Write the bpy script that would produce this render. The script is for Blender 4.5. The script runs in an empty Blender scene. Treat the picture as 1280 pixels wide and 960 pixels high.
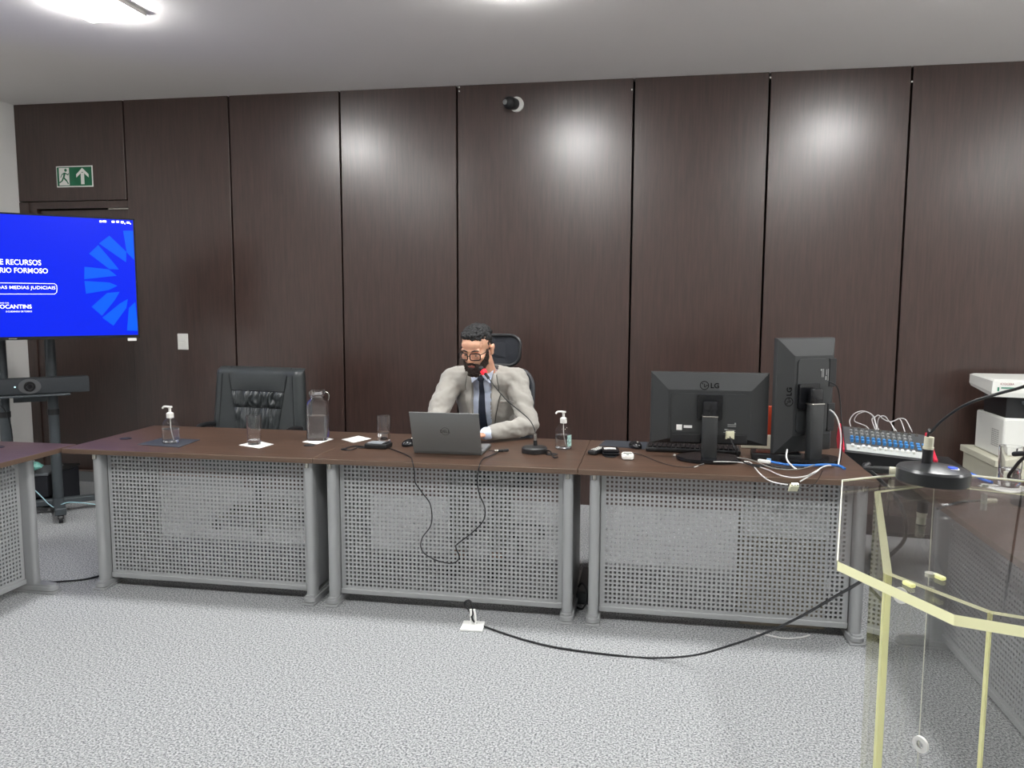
import bpy, bmesh, math, random
from mathutils import Vector, Matrix, noise
from mathutils.bvhtree import BVHTree
random.seed(7)
C = bpy.context.scene.collection
R_ = math.radians
# ------------------------------------------------------------------ camera survey
F, YAW, PIT, ROL, H = 1000.0, 9.961, 6.035, -0.208, 1.512
_y, _p, _r = R_(YAW), R_(PIT), R_(ROL)
FWD = Vector((-math.sin(_y)*math.cos(_p), math.cos(_y)*math.cos(_p), -math.sin(_p)))
RT0 = Vector((math.cos(_y), math.sin(_y), 0)); DN0 = FWD.cross(RT0)
RT = RT0*math.cos(_r) + DN0*math.sin(_r); DN = -RT0*math.sin(_r) + DN0*math.cos(_r)
EYE = Vector((0, 0, H))
def ray(x, y): return RT*((x-640)/F) + DN*((y-480)/F) + FWD
def onZ(x, y, z=.74): d = ray(x, y); return EYE + d*((z-H)/d.z)
def onY(x, y, Y): d = ray(x, y); return EYE + d*(Y/d.y)
def onP(x, y, P, N): d = ray(x, y); return EYE + d*(N.dot(P-EYE)/N.dot(d))
cam = bpy.data.cameras.new('camera'); co = bpy.data.objects.new('camera', cam); C.objects.link(co)
cam.sensor_width = 36; cam.lens = 36*F/1280; cam.clip_start = .02; cam.clip_end = 60
M = Matrix((RT, -DN, -FWD)).transposed().to_4x4(); M.translation = EYE; co.matrix_world = M
bpy.context.scene.camera = co

# ------------------------------------------------------------------ materials
def s2l(c):
    return tuple(((v/255)/12.92 if v <= 10 else (((v/255)+.055)/1.055)**2.4) for v in c)
MATS = {}
def mat(name, col, rough=.5, metal=0, spec=.5, noise_s=0, noise_a=0, bump=0, bscale=200, emis=None, es=0, coat=0, sheen=0, stretch=None, sss=0, detail=4):
    if name in MATS: return MATS[name]
    m = bpy.data.materials.new(name); m.use_nodes = True; nt = m.node_tree; b = nt.nodes['Principled BSDF']
    b.inputs['Base Color'].default_value = (*col, 1); b.inputs['Roughness'].default_value = rough
    b.inputs['Metallic'].default_value = metal; b.inputs['Specular IOR Level'].default_value = spec
    b.inputs['Coat Weight'].default_value = coat; b.inputs['Sheen Weight'].default_value = sheen
    if sss: b.inputs['Subsurface Weight'].default_value = sss; b.inputs['Subsurface Scale'].default_value = .01
    if emis: b.inputs['Emission Color'].default_value = (*emis, 1); b.inputs['Emission Strength'].default_value = es
    tc = nt.nodes.new('ShaderNodeTexCoord'); mp = nt.nodes.new('ShaderNodeMapping'); nt.links.new(tc.outputs['Object'], mp.inputs[0])
    if stretch: mp.inputs['Scale'].default_value = stretch
    if noise_a:
        n = nt.nodes.new('ShaderNodeTexNoise'); n.inputs['Scale'].default_value = noise_s; n.inputs['Detail'].default_value = detail
        nt.links.new(mp.outputs[0], n.inputs[0])
        r = nt.nodes.new('ShaderNodeValToRGB'); r.color_ramp.elements[0].position = .3; r.color_ramp.elements[1].position = .7
        r.color_ramp.elements[0].color = (*[max(0, v*(1-noise_a)) for v in col], 1); r.color_ramp.elements[1].color = (*[min(1, v*(1+noise_a)) for v in col], 1)
        nt.links.new(n.outputs[0], r.inputs[0]); nt.links.new(r.outputs[0], b.inputs['Base Color'])
    if bump:
        n2 = nt.nodes.new('ShaderNodeTexNoise'); n2.inputs['Scale'].default_value = bscale; n2.inputs['Detail'].default_value = 3
        nt.links.new(mp.outputs[0], n2.inputs[0]); bp = nt.nodes.new('ShaderNodeBump'); bp.inputs['Strength'].default_value = bump; bp.inputs['Distance'].default_value = .01
        nt.links.new(n2.outputs[0], bp.inputs['Height']); nt.links.new(bp.outputs[0], b.inputs['Normal'])
    MATS[name] = m; return m
def clear_mat(name, tint=(1, 1, 1), rough=.02, ior=1.49):
    m = bpy.data.materials.new(name); m.use_nodes = True; nt = m.node_tree; nt.nodes.clear()
    o = nt.nodes.new('ShaderNodeOutputMaterial'); t = nt.nodes.new('ShaderNodeBsdfTransparent'); g = nt.nodes.new('ShaderNodeBsdfGlossy')
    x = nt.nodes.new('ShaderNodeMixShader')
    lw = nt.nodes.new('ShaderNodeLayerWeight'); lw.inputs[0].default_value = .5; pw_ = nt.nodes.new('ShaderNodeMath'); pw_.operation = 'POWER'; pw_.inputs[1].default_value = 5
    f0 = ((ior-1)/(ior+1))**2; f = nt.nodes.new('ShaderNodeMath'); f.operation = 'MULTIPLY_ADD'; f.inputs[1].default_value = 1-f0; f.inputs[2].default_value = f0
    nt.links.new(lw.outputs['Facing'], pw_.inputs[0]); nt.links.new(pw_.outputs[0], f.inputs[0])
    t.inputs[0].default_value = (*tint, 1); g.inputs['Roughness'].default_value = rough
    nt.links.new(f.outputs[0], x.inputs[0]); nt.links.new(t.outputs[0], x.inputs[1]); nt.links.new(g.outputs[0], x.inputs[2]); nt.links.new(x.outputs[0], o.inputs[0])
    MATS[name] = m; return m
def glass_mat(name, col=(1, 1, 1), ior=1.45, rough=0):
    m = mat(name, col, rough); m.node_tree.nodes['Principled BSDF'].inputs['Transmission Weight'].default_value = 1
    m.node_tree.nodes['Principled BSDF'].inputs['IOR'].default_value = ior; return m
def wood(name, c0, c1, rough, scale, stretch, spec=.5, bump=.04):
    m = bpy.data.materials.new(name); m.use_nodes = True; nt = m.node_tree; b = nt.nodes['Principled BSDF']
    tc = nt.nodes.new('ShaderNodeTexCoord'); mp = nt.nodes.new('ShaderNodeMapping'); mp.inputs['Scale'].default_value = stretch
    nt.links.new(tc.outputs['Object'], mp.inputs[0])
    n = nt.nodes.new('ShaderNodeTexNoise'); n.inputs['Scale'].default_value = scale; n.inputs['Detail'].default_value = 6; n.inputs['Roughness'].default_value = .6
    nt.links.new(mp.outputs[0], n.inputs[0])
    r = nt.nodes.new('ShaderNodeValToRGB'); r.color_ramp.elements[0].position = .32; r.color_ramp.elements[1].position = .68
    r.color_ramp.elements[0].color = (*c0, 1); r.color_ramp.elements[1].color = (*c1, 1)
    nt.links.new(n.outputs[0], r.inputs[0]); nt.links.new(r.outputs[0], b.inputs['Base Color'])
    bp = nt.nodes.new('ShaderNodeBump'); bp.inputs['Strength'].default_value = bump; bp.inputs['Distance'].default_value = .004
    nt.links.new(n.outputs[0], bp.inputs['Height']); nt.links.new(bp.outputs[0], b.inputs['Normal'])
    b.inputs['Roughness'].default_value = rough; b.inputs['Specular IOR Level'].default_value = spec
    MATS[name] = m; return m
wallwood = wood('dark_wall_laminate', s2l((54, 40, 36)), s2l((70, 52, 47)), .29, 9, (9, 9, .5), .8, .10)
deskwood = wood('walnut_desk_laminate', s2l((62, 46, 37)), s2l((91, 68, 54)), .38, 5, (1, 14, 14), .5)
deskwoodY = wood('walnut_desk_laminate_lengthwise', s2l((61, 45, 38)), s2l((88, 66, 55)), .36, 5, (14, 1, 14), .5)
edgeband = mat('desk_edge_band', s2l((102, 83, 70)), .35)
greymetal = mat('silver_grey_powder_coat', s2l((168, 170, 171)), .45, .15, .5, bump=.05, bscale=900)
darkgap = mat('groove_black', s2l((18, 18, 20)), .7)
ceilpaint = mat('ceiling_paint', s2l((243, 240, 238)), .9, noise_s=1.2, noise_a=.01)
wallpaint = mat('wall_paint', s2l((236, 235, 232)), .85, noise_s=3, noise_a=.02)
black = mat('black_plastic', s2l((30, 31, 33)), .42, noise_s=60, noise_a=.06)
blackg = mat('black_plastic_gloss', s2l((22, 23, 26)), .18)
mon = mat('monitor_black', s2l((50, 52, 53)), .36, bump=.03, bscale=1200)
leather = mat('dark_grey_leather', s2l((54, 58, 59)), .36, bump=.08, bscale=260, noise_s=20, noise_a=.05)
meshfab = mat('black_mesh_fabric', s2l((30, 33, 40)), .85, noise_s=500, noise_a=.5, bump=.2, bscale=700)
white = mat('white_plastic', s2l((235, 235, 230)), .4, noise_s=30, noise_a=.01)
paper = mat('white_paper', s2l((245, 245, 242)), .8, noise_s=30, noise_a=.01)
beige = mat('beige_cabinet_laminate', s2l((200, 198, 180)), .6, noise_s=30, noise_a=.02)
chrome = mat('brushed_nickel', s2l((190, 188, 180)), .25, .9)
cable_b = mat('black_cable_rubber', s2l((26, 27, 30)), .55)
cable_w = mat('white_cable_rubber', s2l((222, 222, 220)), .5)
cable_bl = mat('blue_cable_rubber', s2l((40, 110, 190)), .5)
glassm = clear_mat('clear_drinking_glass', (.97, .98, .98), .01, 1.5)
glassw = glass_mat('thick_clear_glass', (1, 1, 1), 1.5)
water = glass_mat('water', (.95, .97, .98), 1.33)
plast = clear_mat('clear_bottle_plastic', (.95, .96, .97), .06, 1.45)
gelm = glass_mat('clear_gel', (.93, .95, .97), 1.36, .02)
acryl = clear_mat('clear_acrylic_sheet', (.94, .94, .937), .015, 1.45)
acedge = mat('acrylic_edge_yellowish', s2l((255, 255, 212)), .3, spec=.6)
acedge.node_tree.nodes['Principled BSDF'].inputs['Transmission Weight'].default_value = .08
_nt = acedge.node_tree; _p = _nt.nodes['Principled BSDF']; _t = _nt.nodes.new('ShaderNodeBsdfTranslucent'); _t.inputs[0].default_value = (1, 1, .62, 1)
_m = _nt.nodes.new('ShaderNodeMixShader'); _m.inputs[0].default_value = .5; _nt.links.new(_p.outputs[0], _m.inputs[1]); _nt.links.new(_t.outputs[0], _m.inputs[2]); _nt.links.new(_m.outputs[0], _nt.nodes['Material Output'].inputs[0])
lampm = mat('lamp_diffuser', (1, 1, 1), .5, emis=(1, .995, .98), es=135)

# ------------------------------------------------------------------ mesh helpers
def BM(): return bmesh.new()
def box(bm, x0, x1, y0, y1, z0, z1, bev=0, seg=2, mi=0):
    r = bmesh.ops.create_cube(bm, size=1); vs = r['verts']
    for v in vs:
        v.co = Vector((x0+(v.co.x+.5)*(x1-x0), y0+(v.co.y+.5)*(y1-y0), z0+(v.co.z+.5)*(z1-z0)))
    fs = set(f for v in vs for f in v.link_faces)
    for f in fs: f.material_index = mi
    if bev:
        es = set(e for v in vs for e in v.link_edges)
        bmesh.ops.bevel(bm, geom=list(es), offset=bev, segments=seg, affect='EDGES', profile=.5)
    return bm
def xf(bm, mtx, verts=None): bmesh.ops.transform(bm, matrix=mtx, verts=verts or bm.verts[:]); return bm
def sub(bm, fn, mtx):
    n = len(bm.verts); fn(bm); bm.verts.ensure_lookup_table(); bmesh.ops.transform(bm, matrix=mtx, verts=bm.verts[n:])
def prism(bm, pts, z0, z1, bev=0, mi=0, mi_side=None):
    """polygon (x,y) extruded z0..z1"""
    a = [bm.verts.new((p[0], p[1], z0)) for p in pts]; b = [bm.verts.new((p[0], p[1], z1)) for p in pts]; n = len(pts)
    f0 = bm.faces.new(a[::-1]); f1 = bm.faces.new(b); f0.material_index = f1.material_index = mi
    for i in range(n):
        f = bm.faces.new((a[i], a[(i+1) % n], b[(i+1) % n], b[i])); f.material_index = mi if mi_side is None else mi_side
    bmesh.ops.recalc_face_normals(bm, faces=bm.faces[:])
    if bev: bmesh.ops.bevel(bm, geom=[e for e in f1.edges]+[e for e in f0.edges], offset=bev, segments=2, affect='EDGES')
    return bm
def rrect(w, d, r, n=5, cx=0, cy=0):
    out = []
    for sx, sy, a0 in ((1, 1, 0), (-1, 1, 90), (-1, -1, 180), (1, -1, 270)):
        for k in range(n+1):
            a = R_(a0+90*k/n); out.append((cx+sx*(w/2-r)+r*math.cos(a), cy+sy*(d/2-r)+r*math.sin(a)))
    return out
def loft(bm, rings, caps=True, closed=True, mi=0):
    L = [[bm.verts.new(p) for p in r] for r in rings]
    for a, b in zip(L, L[1:]):
        n = len(a)
        for i in range(n if closed else n-1):
            f = bm.faces.new((a[i], a[(i+1) % n], b[(i+1) % n], b[i])); f.material_index = mi
    if caps: bm.faces.new(L[0][::-1]).material_index = mi; bm.faces.new(L[-1]).material_index = mi
    bmesh.ops.recalc_face_normals(bm, faces=bm.faces[:]); return bm
def lathe(bm, prof, n=32, c=(0, 0), caps=True, mi=0, sq=0):
    rings = []
    for r, z in prof:
        ring = []
        for k in range(n):
            a = 2*math.pi*k/n; ca, sa = math.cos(a), math.sin(a); s = 1
            if sq: s = (abs(ca)**sq+abs(sa)**sq)**(-1/sq)
            ring.append((c[0]+r*s*ca, c[1]+r*s*sa, z))
        rings.append(ring)
    return loft(bm, rings, caps, True, mi)
def cyl(bm, p, q, r, n=16, r2=None):
    p, q = Vector(p), Vector(q); d = q-p; r2 = r if r2 is None else r2
    m = d.to_track_quat('Z', 'Y').to_matrix().to_4x4(); m.translation = (p+q)/2
    bmesh.ops.create_cone(bm, cap_ends=True, segments=n, radius1=r, radius2=r2, depth=d.length, matrix=m); return bm
def ball(bm, c, r, n=16, rot=None):
    r = Vector((r, r, r)) if isinstance(r, (int, float)) else Vector(r)
    m = Matrix.Translation(Vector(c)) @ (rot.to_4x4() if rot else Matrix()) @ Matrix.Diagonal((*r, 1))
    k = max(5, n//2); rows = []
    for j in range(1, k):
        a = math.pi*j/k; rows.append([bm.verts.new(m @ Vector((math.sin(a)*math.cos(2*math.pi*i/n), math.sin(a)*math.sin(2*math.pi*i/n), -math.cos(a)))) for i in range(n)])
    b0 = bm.verts.new(m @ Vector((0, 0, -1))); b1 = bm.verts.new(m @ Vector((0, 0, 1)))
    for i in range(n):
        j = (i+1) % n; bm.faces.new((b0, rows[0][j], rows[0][i])); bm.faces.new((rows[-1][i], rows[-1][j], b1))
        for p, q in zip(rows, rows[1:]): bm.faces.new((p[i], p[j], q[j], q[i]))
    return bm
def smooth_path(pts, k=6):
    P = [Vector(p) for p in pts]
    if len(P) < 3: return P
    out = []
    for i in range(len(P)-1):
        a, b, c, d = P[max(i-1, 0)], P[i], P[i+1], P[min(i+2, len(P)-1)]
        for j in range(k):
            t = j/k; out.append(.5*((2*b)+(c-a)*t+(2*a-5*b+4*c-d)*t*t+(3*b-a-3*c+d)*t**3))
    out.append(P[-1]); return out
def tube(bm, pts, r, n=8, k=6, closed=False, rads=None):
    P = smooth_path(pts, k) if k > 1 else [Vector(p) for p in pts]
    if closed: P = P[:-1]
    up = Vector((0, 0, 1)); rings = []; prev = None
    for i, p in enumerate(P):
        if closed: t = P[(i+1) % len(P)]-P[i-1]
        else: t = P[min(i+1, len(P)-1)]-P[max(i-1, 0)]
        t.normalize()
        if prev is None:
            u = up.cross(t); u = u if u.length > .1 else Vector((1, 0, 0)).cross(t); u.normalize()
        else: u = prev-t*prev.dot(t); u.normalize()
        prev = u; w = t.cross(u); rr = r if rads is None else rads[0]+(rads[1]-rads[0])*i/(len(P)-1)
        rings.append([p+u*(rr*math.cos(2*math.pi*j/n))+w*(rr*math.sin(2*math.pi*j/n)) for j in range(n)])
    if closed: rings.append(rings[0]); loft(bm, rings, caps=False); bmesh.ops.remove_doubles(bm, verts=bm.verts[:], dist=1e-6)
    else: loft(bm, rings)
    return bm
def capsule(bm, a, b, ra, rb=None, n=14):
    rb = ra if rb is None else rb
    ball(bm, a, ra, n); ball(bm, b, rb, n)
    if (Vector(a)-Vector(b)).length > 1e-4: cyl(bm, a, b, ra, n, rb)
    return bm
def chain(bm, pts, rads, n=14):
    for i in range(len(pts)-1): capsule(bm, pts[i], pts[i+1], rads[i], rads[i+1], n)
    return bm
def evaluate(bm, mods):
    me = bpy.data.meshes.new('tmp'); bm.to_mesh(me); bm.free(); o = bpy.data.objects.new('tmp', me); C.objects.link(o)
    for kind, kw in mods:
        md = o.modifiers.new('m', kind)
        for k, v in kw.items(): setattr(md, k, v)
    dg = bpy.context.evaluated_depsgraph_get(); dg.update()
    nm = bpy.data.meshes.new_from_object(o.evaluated_get(dg)); out = bmesh.new(); out.from_mesh(nm)
    bpy.data.objects.remove(o); bpy.data.meshes.remove(me); bpy.data.meshes.remove(nm); return out
def blob(bm, vox=.005, it=4, fac=.5):
    return evaluate(bm, [('REMESH', dict(mode='VOXEL', voxel_size=vox)), ('SMOOTH', dict(factor=fac, iterations=it))])
def text_bm(s, h=1.0, off=0.0, ext=.0):
    cu = bpy.data.curves.new('t', 'FONT'); cu.body = s; cu.size = 1; cu.offset = off; cu.extrude = ext; cu.resolution_u = 3
    o = bpy.data.objects.new('t', cu); C.objects.link(o); dg = bpy.context.evaluated_depsgraph_get(); dg.update()
    me = bpy.data.meshes.new_from_object(o.evaluated_get(dg)); bm = bmesh.new(); bm.from_mesh(me)
    bpy.data.objects.remove(o); bpy.data.curves.remove(cu); bpy.data.meshes.remove(me)
    xs = [v.co.x for v in bm.verts]; ys = [v.co.y for v in bm.verts]
    bmesh.ops.translate(bm, vec=(-min(xs), -min(ys), 0), verts=bm.verts[:])
    w, hh = max(xs)-min(xs), max(ys)-min(ys); bmesh.ops.scale(bm, vec=(h/hh, h/hh, 1), verts=bm.verts[:]); return bm, w*h/hh
def merge(dst, src, mtx=None):
    if mtx is not None: bmesh.ops.transform(src, matrix=mtx, verts=src.verts[:])
    me = bpy.data.meshes.new('x'); src.to_mesh(me); src.free(); dst.from_mesh(me); bpy.data.meshes.remove(me); return dst
# ------------------------------------------------------------------ object helpers
def tag(o, label=None, cat=None, group=None, kind=None):
    for k, v in (('label', label), ('category', cat), ('group', group), ('kind', kind)):
        if v: o[k] = v
    return o
def thing(name, label, cat, loc=(0, 0, 0), rz=0, group=None, rot=None):
    o = bpy.data.objects.new(name, None); C.objects.link(o); o.location = loc; o.empty_display_size = .05
    o.rotation_euler = rot if rot else (0, 0, rz); bpy.context.view_layer.update(); return tag(o, label, cat, group)
def part(name, bm, m, parent=None, smooth=False, world=False, label=None, ang=40):
    if world and parent is not None:
        bpy.context.view_layer.update(); xf(bm, parent.matrix_world.inverted())
    me = bpy.data.meshes.new(name); bm.normal_update()
    if smooth:
        for f in bm.faces: f.smooth = True
        if ang < 180:
            for e in bm.edges:
                if len(e.link_faces) == 2 and e.calc_face_angle(0) > R_(ang): e.smooth = False
    bm.to_mesh(me); bm.free(); o = bpy.data.objects.new(name, me); C.objects.link(o)
    for mm in (m if isinstance(m, (list, tuple)) else [m]): me.materials.append(mm)
    if parent is not None: o.parent = parent
    if label: o['label'] = label
    return o
def solo(name, bm, m, label, cat, group=None, smooth=False, loc=None, kind=None, ang=40):
    """one-mesh thing; bm given in world coordinates, origin moved to its base centre"""
    xs = [v.co.x for v in bm.verts]; ys = [v.co.y for v in bm.verts]; zs = [v.co.z for v in bm.verts]
    c = Vector(loc) if loc else Vector(((min(xs)+max(xs))/2, (min(ys)+max(ys))/2, min(zs)))
    bmesh.ops.translate(bm, vec=-c, verts=bm.verts[:]); o = part(name, bm, m, None, smooth, ang=ang); o.location = c
    return tag(o, label, cat, group, kind)
def struct(name, bm, m, parent=None):
    o = part(name, bm, m, parent)
    if parent is None: o['kind'] = 'structure'
    return o
def copy_tree(o, parent=None):
    c = o.copy(); C.objects.link(c); c.parent = parent
    for ch in list(o.children): copy_tree(ch, c)
    return c

# ------------------------------------------------------------------ ROOM
XL, XR, YF, YB, ZC = -5.08, 4.9, -2.6, 5.807, 3.045
bm = BM(); box(bm, XL-.1, XR+.1, YF-.1, YB+.2, -.1, 0)
carpet = bpy.data.materials.new('grey_loop_carpet'); carpet.use_nodes = True; nt = carpet.node_tree; b = nt.nodes['Principled BSDF']
tc = nt.nodes.new('ShaderNodeTexCoord'); n1 = nt.nodes.new('ShaderNodeTexNoise'); n1.inputs['Scale'].default_value = 130; n1.inputs['Detail'].default_value = 3; n1.inputs['Roughness'].default_value = .7
r = nt.nodes.new('ShaderNodeValToRGB'); r.color_ramp.elements[0].position = .36; r.color_ramp.elements[1].position = .62
r.color_ramp.elements[0].color = (*s2l((90, 93, 96)), 1); r.color_ramp.elements[1].color = (*s2l((200, 202, 203)), 1)
n2 = nt.nodes.new('ShaderNodeTexNoise'); n2.inputs['Scale'].default_value = 260; n2.inputs['Detail'].default_value = 2
bp = nt.nodes.new('ShaderNodeBump'); bp.inputs['Strength'].default_value = .5; bp.inputs['Distance'].default_value = .01
nt.links.new(tc.outputs['Object'], n1.inputs[0]); nt.links.new(tc.outputs['Object'], n2.inputs[0]); nt.links.new(n1.outputs[0], r.inputs[0]); nt.links.new(r.outputs[0], b.inputs['Base Color'])
nt.links.new(n2.outputs[0], bp.inputs['Height']); nt.links.new(bp.outputs[0], b.inputs['Normal']); b.inputs['Roughness'].default_value = .95; b.inputs['Specular IOR Level'].default_value = .15
struct('floor', bm, carpet)
bm = BM(); box(bm, XL-.1, XR+.1, YF-.1, YB+.2, ZC, ZC+.1); struct('ceiling', bm, ceilpaint)
bm = BM(); box(bm, XL-.1, XL, YF, YB+.1, 0, ZC); struct('wall_left', bm, wallpaint)
bm = BM(); box(bm, XR, XR+.1, YF, YB+.1, 0, ZC); struct('wall_right', bm, wallpaint)
bm = BM(); box(bm, XL, XR, YF-.1, YF, 0, ZC); struct('wall_front', bm, wallpaint)
bm = BM(); box(bm, XL, XR, YB+.1, YB+.2, 0, ZC); wb = struct('wall_back', bm, darkgap)
js = [XL, -4.11, -3.22, -2.328, -1.432, -.165, .743, 1.64, 2.54, 3.44, 4.34, XR]
g = .007
for i in range(len(js)-1):
    x0, x1 = js[i]+(g if i else .001), js[i+1]-(g if i < len(js)-2 else .001)
    bm = BM()
    if i == 0: box(bm, x0, x1, YB, YB+.1, 2.285, ZC-.001, .002, 1)
    else: box(bm, x0, x1, YB, YB+.1, .0, ZC-.001, .002, 1)
    part('wall_panel', bm, wallwood, wb)
# screws at the panel tops
bm = BM()
for px, py in ((574, 114), (574, 109), (790, 112), (963, 97), (1140, 102)):
    p = onY(px, py, YB-.001); cyl(bm, (p.x, YB-.003, p.z), (p.x, YB+.001, p.z), .006, 10)
part('screw_cap', bm, white, wb)
# door in the first bay
bm = BM(); box(bm, XL+.001, XL+.085, YB, YB+.1, 0, 2.285-g); part('wall_panel', bm, wallwood, wb)
bm = BM(); box(bm, XL+.085, -4.112, YB+.012, YB+.1, 2.225, 2.28); box(bm, XL+.085, XL+.15, YB+.012, YB+.1, 0, 2.225)
struct('trim_1', bm, wallwood)
bm = BM(); box(bm, XL+.16, -4.13, YB+.045, YB+.09, .01, 2.215, .002, 1); dr = struct('door_1', bm, wallwood)
bm = BM(); box(bm, -4.3, -4.12, YB+.03, YB+.05, 2.214, 2.222); part('door_seal', bm, chrome, dr, label='thin shiny strip at the head of the door')
bm = BM(); box(bm, XL+.16, -3.2, YB-.014, YB-.001, 0, .085, .003, 1); box(bm, XL+.16, -3.2, YB-.018, YB-.001, .085, .098, .003, 1, 1)
struct('baseboard_back', bm, [mat('grey_baseboard', s2l((120, 122, 124)), .6), mat('brown_trim', s2l((120, 92, 78)), .5)])

# ------------------------------------------------------------------ ceiling lights
def ceiling_light(x, y, label):
    t = thing('ceiling_light', label, 'ceiling light', (x, y, ZC), group='square ceiling panel lights')
    bm = BM(); w = .20
    prism(bm, rrect(.34, .34, .01), -.022, -.0005); part('light_frame', bm, white, t)
    bm = BM(); prism(bm, rrect(.30, .30, .012), -.042, -.0225, .004); part('light_diffuser', bm, lampm, t)
    return t
LX = (-2.90, -.72, 1.50, 3.72); LY = (3.93, 1.75)
nm = ('leftmost', 'second from left', 'third from left', 'rightmost')
rw = ('nearest the panelled wall', 'above the camera')
for j, y in enumerate(LY):
    for i, x in enumerate(LX):
        ceiling_light(x, y, f'square ceiling light, {nm[i]} in the row {rw[j]}')

# ------------------------------------------------------------------ DESKS
def perf_panel(bm, x0, x1, z0, z1, y, pitch=.0206, hole=.0108, th=.0014):
    W, Hh = x1-x0, z1-z0; nx = int((W-.02)/pitch); nz = int((Hh-.02)/pitch)
    ox = (W-nx*pitch)/2; oz = (Hh-nz*pitch)/2; e = (pitch-hole)/2
    xs = [x0]; zs = [z0]; hx = set(); hz = set()
    for i in range(nx): xs += [x0+ox+i*pitch+e, x0+ox+i*pitch+e+hole]; hx.add(len(xs)-2)
    for i in range(nz): zs += [z0+oz+i*pitch+e, z0+oz+i*pitch+e+hole]; hz.add(len(zs)-2)
    xs.append(x1); zs.append(z1)
    V = [[bm.verts.new((x, y, z)) for x in xs] for z in zs]
    for j in range(len(zs)-1):
        for i in range(len(xs)-1):
            if i in hx and j in hz: continue
            bm.faces.new((V[j][i], V[j][i+1], V[j+1][i+1], V[j+1][i]))
def desk_leg(t, x, side, D, po):
    """leg pedestal: front post, rear post, duct box, foot. x centre"""
    bm = BM(); box(bm, x-.032, x+.032, -.008, D-.13, 0.0, .012, .003)
    ring = rrect(.064, D-.12, .031, 6, x, (D-.135)/2)
    prism(bm, ring, .006, .045, .010); part('foot', bm, greymetal, t, True)
    bm = BM(); prism(bm, rrect(.046, .075, .02, 5, x, po), .04, .712); part('leg', bm, greymetal, t, True, ang=50)
    bm = BM(); box(bm, x-.016, x+.016, po+.038, D-.25, .06, .712, .003, 1)
    for a in range(5):
        for b_ in range(7):
            cyl(bm, (x-.0165, .40-.02*a, .14+.022*b_), (x+.0165, .40-.02*a, .14+.022*b_), .005, 6)
    part('cable_duct', bm, [greymetal], t)
    bm = BM(); cyl(bm, (x+side*.0, po-.043, .7145), (x+side*.0, po-.043, .69), .010, 12); part('bracket', bm, chrome, t, True)
def make_desk(L, D, label, loc, rz=0, wood_m=None, x_in=(.1, .1), po=.058):
    t = thing('desk', label, 'desk', loc, rz, 'grey metal conference desks in a U')
    bm = BM(); box(bm, 0, L, 0, D, .715, .74, .0015, 1, 0)
    for f in bm.faces:
        f.material_index = 0 if abs(f.normal.z) > .9 else 1
    bm.normal_update()
    for f in bm.faces: f.material_index = 0 if abs(f.normal.z) > .9 else 1
    part('desktop', bm, [wood_m, edgeband], t)
    xl, xr = x_in[0], L-x_in[1]
    desk_leg(t, xl, -1, D, po); desk_leg(t, xr, 1, D, po)
    bm = BM(); perf_panel(bm, xl+.028, xr-.028, .072, .712, po+.02)
    mp = part('modesty_panel', bm, greymetal, t, label='grey perforated metal privacy panel'); md = mp.modifiers.new('s', 'SOLIDIFY'); md.thickness = .0016; md.offset = 0
    bm = BM(); box(bm, xl+.025, xr-.025, po+.011, po+.036, .046, .073, .003, 1); part('panel_rail', bm, greymetal, t)
    for gx in (.13, L-.16):
        bm = BM(); lathe(bm, [(.030, .7395), (.032, .7425), (.026, .743), (.025, .741)], 24, (gx, D-.45)); part('cable_grommet', bm, black, t, True)
    return t
DY = 3.597; DD = .78
d1 = make_desk(1.368, DD, 'brown-topped desk with grey perforated front, left of the front row, before the leather chair', (-2.985, DY, 0), 0, deskwood, (.175, .035))
d2 = make_desk(1.287, DD, 'brown-topped desk with grey perforated front, middle of the front row, where the man sits', (-1.614, DY, 0), 0, deskwood, (.080, .045))
d3 = make_desk(1.300, DD, 'brown-topped desk with grey perforated front, right of the front row, holding two monitors', (-.324, DY, 0), 0, deskwood, (.075, .060))
# side desks run towards the camera; front faces the inside of the U
d4 = make_desk(1.40, DD, 'brown-topped side desk at the left edge, in front of the television stand', (-3.0, 2.325, 0), R_(90), deskwoodY, (.1, .2), .137)
d5 = make_desk(1.40, DD, 'side desk at the right, brown top and perforated panel, seen through the clear lectern', (1.098, 3.735, 0), R_(-90), deskwoodY, (.09, .1), .155)

# ------------------------------------------------------------------ small wall items
# exit sign
t = thing('exit_sign', 'green and white emergency exit sign with running figure and up arrow, above the door', 'sign', (-4.56, YB-.001, 2.39))
gr = mat('sign_green', s2l((24, 105, 72)), .5); bm = BM(); box(bm, -.163, .163, -.004, 0, 0, .165, .002, 1); part('sign_plate', bm, white, t)
bm = BM(); box(bm, -.154, .154, -.0055, -.0042, .009, .156); part('sign_face', bm, gr, t)
bm = BM(); box(bm, -.135, -.045, -.0068, -.0057, .015, .15); part('door_symbol', bm, white, t)
bm = BM()
def bar(a, b_, r): cyl(bm, (a[0], -.0075, a[1]), (b_[0], -.0075, b_[1]), r, 8)
cyl(bm, (-.075, -.0085, .132), (-.075, -.0069, .132), .012, 16)
for a, b_, r_ in (((-.083, .112), (-.095, .075), .010), ((-.083, .112), (-.055, .095), .005), ((-.055, .095), (-.05, .108), .004), ((-.086, .112), (-.11, .098), .005), ((-.11, .098), (-.122, .075), .004), ((-.095, .075), (-.07, .05), .008), ((-.07, .05), (-.055, .025), .006), ((-.097, .075), (-.11, .05), .008), ((-.11, .05), (-.135, .035), .006)): bar(a, b_, r_*.8)
for v in bm.verts: v.co.y = -.0069 + (v.co.y+.0075)*.08
part('running_figure', bm, gr, t)
bm = BM(); box(bm, .058, .088, -.0068, -.0057, .02, .11)
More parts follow.
